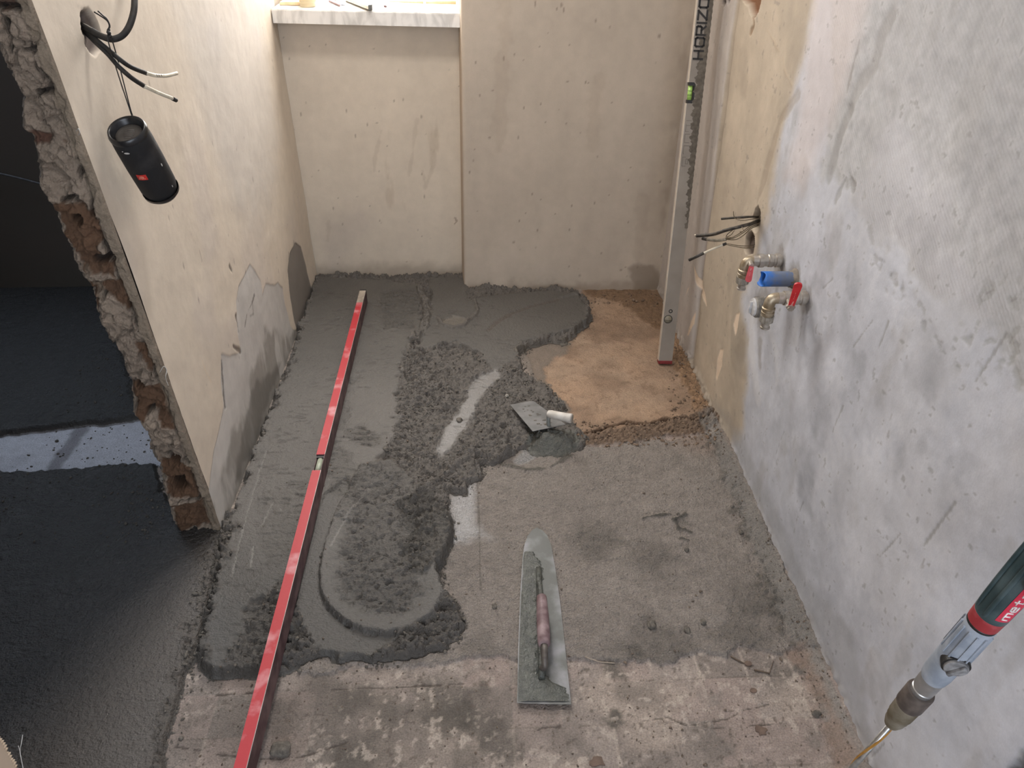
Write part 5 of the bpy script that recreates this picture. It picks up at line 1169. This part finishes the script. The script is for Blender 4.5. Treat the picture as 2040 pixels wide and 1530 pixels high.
# red label with white lettering along the housing
fd = (vw2*.70+rt*.72).normalized(); sdv = fd.cross(dA)
if sdv.dot(rt) < 0: sdv = -sdv
la0 = at(2000, 1222); la1 = la0+.105
bm = bmesh.new(); n = 10; hh = .42
def onh(s, th, r=0):
    rr = rb*np.interp(s-s_r1, [0, .03, .08, .16], [1.07, 1.10, 1.18, 1.24])+.0006+r; return TIP+dA*s+(fd*math.cos(th)+sdv*math.sin(th))*rr
rowsv = [[bm.verts.new(onh(la0+(la1-la0)*j/12, -hh+2*hh*i/n)) for i in range(n+1)] for j in range(13)]
for j in range(12):
    for i in range(n): bm.faces.new((rowsv[j][i], rowsv[j][i+1], rowsv[j+1][i+1], rowsv[j+1][i]))
lb = bmo('label_plate', bm, mat('crimson_label', (196, 38, 66), (206, 60, 84), .5, scale=30, bump=.05), dr_); lb['label'] = 'crimson plate with white lettering metabo'
GM = {'m': [((0, 0), (0, .6)), ((0, .6), (1, .6)), ((.5, .6), (.5, 0)), ((1, .6), (1, 0))], 'e': [((1, 0), (.1, 0)), ((.1, 0), (0, .3)), ((0, .3), (.15, .6)), ((.15, .6), (.85, .6)), ((.85, .6), (1, .32)), ((1, .32), (0, .32))],
      't': [((.4, .9), (.4, 0)), ((0, .6), (.9, .6)), ((.4, 0), (.9, 0))], 'a': [((.1, .6), (.9, .6)), ((.9, .6), (.9, 0)), ((.9, 0), (.1, 0)), ((.1, 0), (.1, .32)), ((.1, .32), (.9, .32))],
      'b': [((0, 1), (0, 0)), ((0, 0), (.9, 0)), ((.9, 0), (.9, .6)), ((.9, .6), (0, .6))], 'o': [((.1, 0), (.9, 0)), ((.9, 0), (.9, .6)), ((.9, .6), (.1, .6)), ((.1, .6), (.1, 0))]}
bm = bmesh.new(); s_ = la0+.006; w_ = .0115
for ch in 'metabo':
    ww = w_*(1.35 if ch == 'm' else 1)
    for (a1_, b1q), (a2, b2) in GM[ch]:
        tube(bm, [onh(s_+a1_*ww, .12-b1q*.50, .0004), onh(s_+a2*ww, .12-b2*.50, .0004)], .0012, 5, sm=1)
    s_ += ww+.004
bmo('label_letters', bm, mat('white_lettering', (214, 206, 206), rough=.5, bump=0), lb)
# motor, D-handle and cable gland above the frame
top = TIP+dA*(s_r1+.22); dv = Vector((-.2, -.9, -.1)); dv = (dv-dA*dv.dot(dA)).normalized()
bm = bmesh.new(); tube(bm, [top-dA*.06, top+dA*.0, top+dA*.035+dv*.02, top+dA*.045+dv*.06, top+dA*.02+dv*.10, top-dA*.05+dv*.115, top-dA*.10+dv*.09, top-dA*.12+dv*.03], .016, 14); bmo('grip', bm, M_black, dr_)

# ---- things on the windowsill
def sp3(px, py, y): return Vector(ony(px, py, y))
jx = ony(614, 12, 3.20); zs = sz(jx[0])
jr = .030
t = empty('plastic_cup', (jx[0], 3.20, zs), 'small translucent cup standing on the windowsill near its left end', 'cup')
m, tt, b = nt('translucent_cream'); b.inputs['Base Color'].default_value = (*lin((232, 218, 184)), 1); b.inputs['Roughness'].default_value = .3; b.inputs['Transmission Weight'].default_value = .45
bm = bmesh.new(); lathe(bm, (jx[0], 3.20, zs+.0008), (0, 0, 1), [(0, jr*.88), (.004, jr*.96), (.020, jr), (.10, jr*1.08), (.10, jr*1.02), (.004, jr*.86)], 36); bmo('cup_body', bm, m, t, auto=40)
bm = bmesh.new(); lathe(bm, (jx[0], 3.20, zs+.012), (0, 0, 1), [(0, jr*.985), (.001, jr*1.02), (.003, jr*1.02), (.004, jr*.99)], 36, caps=False); bmo('cup_ridge', bm, m, t)
M_oak = mat('pale_wood', (206, 176, 138), (222, 196, 160), .6, scale=30, bump=.1)
bm = bmesh.new(); box(bm, (-.700, 3.21, sz(-.66)+.001), (-.625, 3.40, sz(-.66)+.012), bev=.001); o = bmo('wood_offcut', bm, M_oak, smooth=False); setp(o, 'pale wooden offcut lying at the left end of the windowsill, beside the cup', 'offcut')
# beige plate with grey edge = float
def sill_pt(px, py, dz=.004):
    d = ray(px, py); z = 1.07+dz
    return Vector(CAM+d*((z-CAM[2])/d[2]))
q0, q1, q2, q3 = sill_pt(685, 1), sill_pt(734, 20), sill_pt(735, -14), sill_pt(692, -12)
t = empty('plastering_float', q1, 'beige trapezoid hand float with grey edge lying on the windowsill', 'float')
zz = sz(q1.x)+.008
def flat(p, z): return Vector((p.x, p.y, z))
bm = bmesh.new(); prism(bm, [flat(q0, zz), flat(q1, zz), flat(q2, zz), flat(q3, zz)], (0, 0, .010)); bmo('plate', bm, mat('beige_board', (196, 190, 176), (206, 200, 186), .6, bump=.1), t, smooth=False)
e0, e1 = sill_pt(742, 19), sill_pt(741, -14)
bm = bmesh.new(); prism(bm, [flat(q1, zz-.004), flat(e0, zz-.004), flat(e1, zz-.004), flat(q2, zz-.004)], (0, 0, .018)); bmo('edge_strip', bm, mat('grey_edge', (92, 94, 92), (110, 112, 110), .5, bump=.1), t, smooth=False)['label'] = 'dark grey edge strip'
# small bracket, hook, wooden rod
bm = bmesh.new(); a = sill_pt(655, 3); b = sill_pt(668, -6); c = sill_pt(677, 12); zz = sz(a.x)+.0008
prism(bm, [flat(a, zz), flat(c, zz), flat(sill_pt(678, 8), zz), flat(sill_pt(664, 2), zz), flat(sill_pt(678, -5), zz), flat(b, zz)], (0, 0, .006)); o = bmo('angle_bracket', bm, mat('brown_metal', (112, 86, 86), rough=.5, bump=.1), smooth=False); setp(o, 'small brown angle bracket lying between cup and float on the windowsill', 'bracket')
bm = bmesh.new(); a = sill_pt(684, 8); box(bm, (a.x-.009, a.y-.008, sz(a.x)+.0008), (a.x+.007, a.y+.02, sz(a.x)+.045), bev=.002); o = bmo('white_bottle', bm, mat('bluish_white', (214, 222, 240), rough=.4, bump=0), smooth=False)
bm = bmesh.new(); lathe(bm, (a.x-.001, a.y+.006, sz(a.x)+.044), (0, 0, 1), [(0, .006), (.003, .005), (.012, .005), (.013, .006), (.022, .006)], 16); o.name = 'glue_bottle'; bmo('cap', bm, M_white, o, auto=40); setp(o, 'small bluish white bottle behind the float on the windowsill', 'bottle')
p1, p2 = sill_pt(746, 5), sill_pt(766, 11); zz = sz(p1.x)+.004
t = empty('hex_key', flat(p1, zz), 'thin metal rod with a dark knob lying right of the float', 'rod')
bm = bmesh.new(); tube(bm, [flat(p1, zz), flat(p2, zz)], .0012, 8, sm=1); bmo('rod', bm, M_alu, t)
bm = bmesh.new(); lathe(bm, flat(p2, zz), flat(p2, zz)-flat(p1, zz), [(0, .003), (.002, .0042), (.010, .0042), (.012, .003)], 12); bmo('knob', bm, M_dirty, t); t.name = 'metal_rod'
p1, p2 = sill_pt(762, 2.5), sill_pt(908, 5); zz = sz(p1.x)+.006
t = empty('wooden_stick', flat(p1, zz), 'long tapered pale wooden stick lying at the right of the windowsill', 'stick')
d = flat(p2, zz)-flat(p1, zz); L_ = d.length
bm = bmesh.new(); lathe(bm, flat(p1, zz), d, [(0, .0004), (L_*.5, .0045), (L_*.58, .0052), (L_, .0056)], 14); bmo('shaft', bm, M_oak, t)
bm = bmesh.new(); lathe(bm, flat(p1, zz), d, [(L_*.56, .006), (L_*.60, .006)], 14); bmo('band', bm, mat('cream_band', (236, 226, 196), rough=.6, bump=0), t)
p1 = sill_pt(862, 12.5); bm = bmesh.new(); box(bm, (p1.x-.012, p1.y-.0015, sz(p1.x)+.0006), (p1.x+.012, p1.y+.0015, sz(p1.x)+.002)); o = bmo('wood_splinter', bm, mat('dry_splinter', (150, 140, 112), rough=.7, bump=0), smooth=False); setp(o, 'tiny dry splinter on the windowsill in front of the wooden stick', 'splinter')

# ---- thin pipe on the side room's back wall
bm = bmesh.new(); tube(bm, [Vector(ony(-60, 338, 3.12)), Vector(ony(0, 346, 3.12)), Vector(ony(80, 366, 3.12)), Vector(ony(140, 384, 3.12))], .004, 8)
o = bmo('wall_cable', bm, mat('grey_wall_cable', (92, 92, 96), rough=.6, bump=.1)); setp(o, 'thin grey cable running along the dark side-room wall', 'cable')
# ---- glass-fibre threads at the near doorway corner and on the wall end
def fibre(label, strands, r=.0006):
    bm = bmesh.new()
    for s in strands: tube(bm, s, r, 6)
    o = bmo('fibre_strand', bm, mat('glass_fibre', (190, 188, 184), rough=.4, bump=0)); setp(o, label, 'fibre')
XN = -.695
fibre('forked pale fibre strand poking from the plaster corner, bottom left', [[CL(48, 1540, XN), CL(42, 1510, XN+.004), CL(40, 1495, XN+.006), CL(43, 1478, XN+.01), CL(45, 1464, XN+.012)], [CL(40, 1497, XN+.006), CL(38, 1490, XN+.008), CL(36.5, 1486, XN+.01)]], .0005)
fibre('pale fibre loop on the edge of the broken wall end, mid height', [[CL(318, 742, -.704), CL(326, 730, -.690), CL(332, 738, -.690), CL(330, 752, -.692), CL(336, 770, -.704)]], .0007)
fibre('short pale fibre on the broken wall end, right of the dark chips', [[CL(152, 262, -.704), CL(156, 256, -.690), CL(159, 264, -.690), CL(156, 270, -.704)]], .0007)
# ---- loose lumps, sticks
def blob(bm, c, r, seed, sq=.7):
    r2 = random.Random(seed); ph = [r2.uniform(0, 6) for _ in range(6)]
    g = bmesh.ops.create_icosphere(bm, subdivisions=3, radius=1)
    for v in g['verts']:
        n_ = v.co.copy(); k = 1+.16*math.sin(3*n_.x+ph[0])+.14*math.sin(4*n_.y+ph[1])+.12*math.sin(5*n_.z+ph[2]+3*n_.x)+.06*math.sin(11*n_.x+ph[3])*math.sin(9*n_.y+ph[4])
        v.co = Vector((n_.x*k*r*(1+.3*math.sin(ph[5])), n_.y*k*r, n_.z*k*r*sq))+Vector(c)
M_lump = mat('dark_mortar_lump', (84, 79, 73), (108, 102, 94), .8, scale=120, bump=.8, bscale=300, bdist=.002)
LUMPS = [(560, 1493, .016, 'largest loose mortar lump, right of the straightedge at the bottom of the photo'), (1298, 1245, .010, 'mortar lump on grey base coat, leftmost of three right of the long trowel'), (1369, 1256, .010, 'mortar lump on the grey base coat, lowest of three right of the long trowel'), (1401, 1240, .007, 'mortar lump on the grey base coat, rightmost of three right of the long trowel'),
         (1368, 1096, .006, 'small mortar lump under the smeared patch on the grey base coat'), (1477, 1061, .007, 'small mortar lump on the grey base coat near the right wall foot'), (985, 1208, .007, 'mortar lump left of the long trowel, level with its handle'), (1627, 1422, .008, 'mortar lump on bare slab by the right wall foot'), (915, 836, .009, 'mortar lump sitting in the pale channel between the heaps'), (770, 892, .010, 'mortar lump on smooth screed right of the straightedge, near its vial'), (1010, 792, .0075, 'pale lump left of the hand trowel blade')]
for i, (px, py, r, lb_) in enumerate(LUMPS):
    p = onz(px, py, .005); z = floor_z(p[0], p[1]); p = onz(px, py, z+r*.3); bm = bmesh.new(); blob(bm, (p[0], p[1], floor_z(p[0], p[1])+r*(.35 if i != 10 else .8)), r, i)
    o = bmo('mortar_lump', bm, M_lump if i != 10 else mat('pale_lump', (150, 146, 138), rough=.7, bump=.3)); setp(o, lb_, 'lump', 'loose mortar lumps on the floor')
def stick(pts, r, label, col=(86, 72, 60)):
    P = []
    for px, py in pts: 
        q = onz(px, py, .003); P.append(Vector((q[0], q[1], floor_z(q[0], q[1])+r+.0008)))
    bm = bmesh.new(); tube(bm, P, r, 6, sm=2); o = bmo('twig', bm, mat('dry_twig', col, rough=.8, bump=.1)); setp(o, label, 'twig', 'small twigs on the bare slab')
stick([(1165, 1312), (1195, 1318), (1225, 1320)], .0014, 'pale straw lying just right of the long trowel heel', (150, 138, 124))
stick([(1456, 1307), (1482, 1322)], .0016, 'dark twig at the grey coat edge, upper of two near the right wall'); stick([(1502, 1334), (1533, 1341)], .0016, 'dark twig on the bare slab, lower of two by the right wall'); stick([(1533, 1341), (1541, 1316)], .0007, 'hair-thin bent wire beside the lower dark twig')
# flakes of paper-like debris
for px, py, s, lb_ in [(1501, 1376, .009, 'small square dark flake on the bare slab below the dark twigs'), (1515, 1456, .017, 'jagged dark stain flake on the slab right of centre bottom'), (1190, 1520, .018, 'brown flake at the bottom edge of the photo'), (1490, 1323, .010, 'dark wet flake at the end of the upper twig')]:
    p = onz(px, py); bm = bmesh.new(); r2 = random.Random(px); k = 13; pts = []
    for i in range(k):
        a = 2*math.pi*i/k; rr = s*(r2.uniform(.4, 1.0) if s > .01 else .85); pts.append(Vector((p[0]+rr*math.cos(a), p[1]+rr*math.sin(a)*.8, floor_z(p[0], p[1])+.0022)))
    prism(bm, pts, (0, 0, -.0022)); o = bmo('debris_flake', bm, mat('brown_flake', (92, 76, 66), rough=.8, bump=.3), smooth=False); setp(o, lb_, 'flake', 'dark flakes on the bare slab')
# ---- uncountable crumbs
def crumbs(name, label, gen, m):
    bm = bmesh.new(); base = bmesh.new(); bmesh.ops.create_icosphere(base, subdivisions=1, radius=1); bv = [v.co.copy() for v in base.verts]; bf = [[v.index for v in f.verts] for f in base.faces]; base.free()
    V = []; Fc = []
    for (x, y, r) in gen:
        z = floor_z(x, y); o_ = len(V); a = rnd.uniform(0, 6.28); sx, sy2, sz2 = rnd.uniform(.7, 1.5), rnd.uniform(.6, 1.1), rnd.uniform(.5, .9)
        for v in bv:
            j = rnd.uniform(.75, 1.2); vx, vy = v.x*sx*j, v.y*sy2*j
            V.append((x+r*(vx*math.cos(a)-vy*math.sin(a)), y+r*(vx*math.sin(a)+vy*math.cos(a)), z+r*.3+r*v.z*sz2*j))
        Fc += [[o_+i for i in f] for f in bf]
    bm.free(); me = bpy.data.meshes.new(name); me.from_pydata(V, [], Fc); me.update(); o = link(name, me, m); setp(o, label, 'crumbs', kind='stuff')
rs = np.random.RandomState(12)
G1 = []
prob = np.clip(rough*1.0+se*1.2+ss(.02, 0, np.abs(dM+.006))*1.6+wl*.8+ke*.5, 0, 2)
ii, jj = np.nonzero((prob > .15) & (X > -1.4) & (Y > .9) & (X < .74) & (Y < 3.1) & ~((X > -.08) & (Y > 3.045)) & ~((X < -.68) & (X > -.86) & (Y > 1.58)) & ~((X < -.458+.02) & (X > -.485)))
w_ = prob[ii, jj]*np.where(ss(.45, .6, n80[ii, jj]) > .5, 1.4, .6); w_ = w_/w_.sum()
for k in rs.choice(len(ii), 3600, p=w_): G1.append((X[ii[k], jj[k]]+rs.uniform(-.002, .002), Y[ii[k], jj[k]]+rs.uniform(-.002, .002), float(np.clip(rs.lognormal(-6.1, .42), .0010, .0065))))
crumbs('mortar_crumbs', 'dark grey mortar crumbs strewn over the rough screed and its edges', G1, M_lump)
G2 = []
for k in range(900):
    x = rs.uniform(-.6, .74); y = rs.uniform(.9, 1.2) if k < 380 else rs.uniform(1.2, 2.1)
    if k > 640: x = .752-abs(rs.normal(0, .03))-.004; y = rs.uniform(.9, 2.5)
    G2.append((x, y, float(np.clip(rs.lognormal(-6.45, .4), .0008, .004))))
crumbs('grit', 'brown and grey grit scattered on the bare slab and base coat', G2, mat('grit', (78, 66, 58), (120, 106, 92), .85, scale=200, bump=.3))
G3 = []
for k in range(500):
    c = onz(rs.uniform(1150, 1440), rs.uniform(838, 892)) if k < 260 else (onz(rs.uniform(1332, 1420), rs.uniform(640, 850)) if k < 420 else onz(rs.uniform(1160, 1320), rs.uniform(582, 612)))
    if c[0] < .745 and c[1] < 3.04: G3.append((c[0], c[1], float(np.clip(rs.lognormal(-5.7, .45), .0015, .008))))
crumbs('rubble', 'brown rubble and clay crumbs along the step and foot of the right wall', G3, mat('clay_rubble', (98, 81, 67), (134, 114, 96), .9, scale=160, bump=.5))
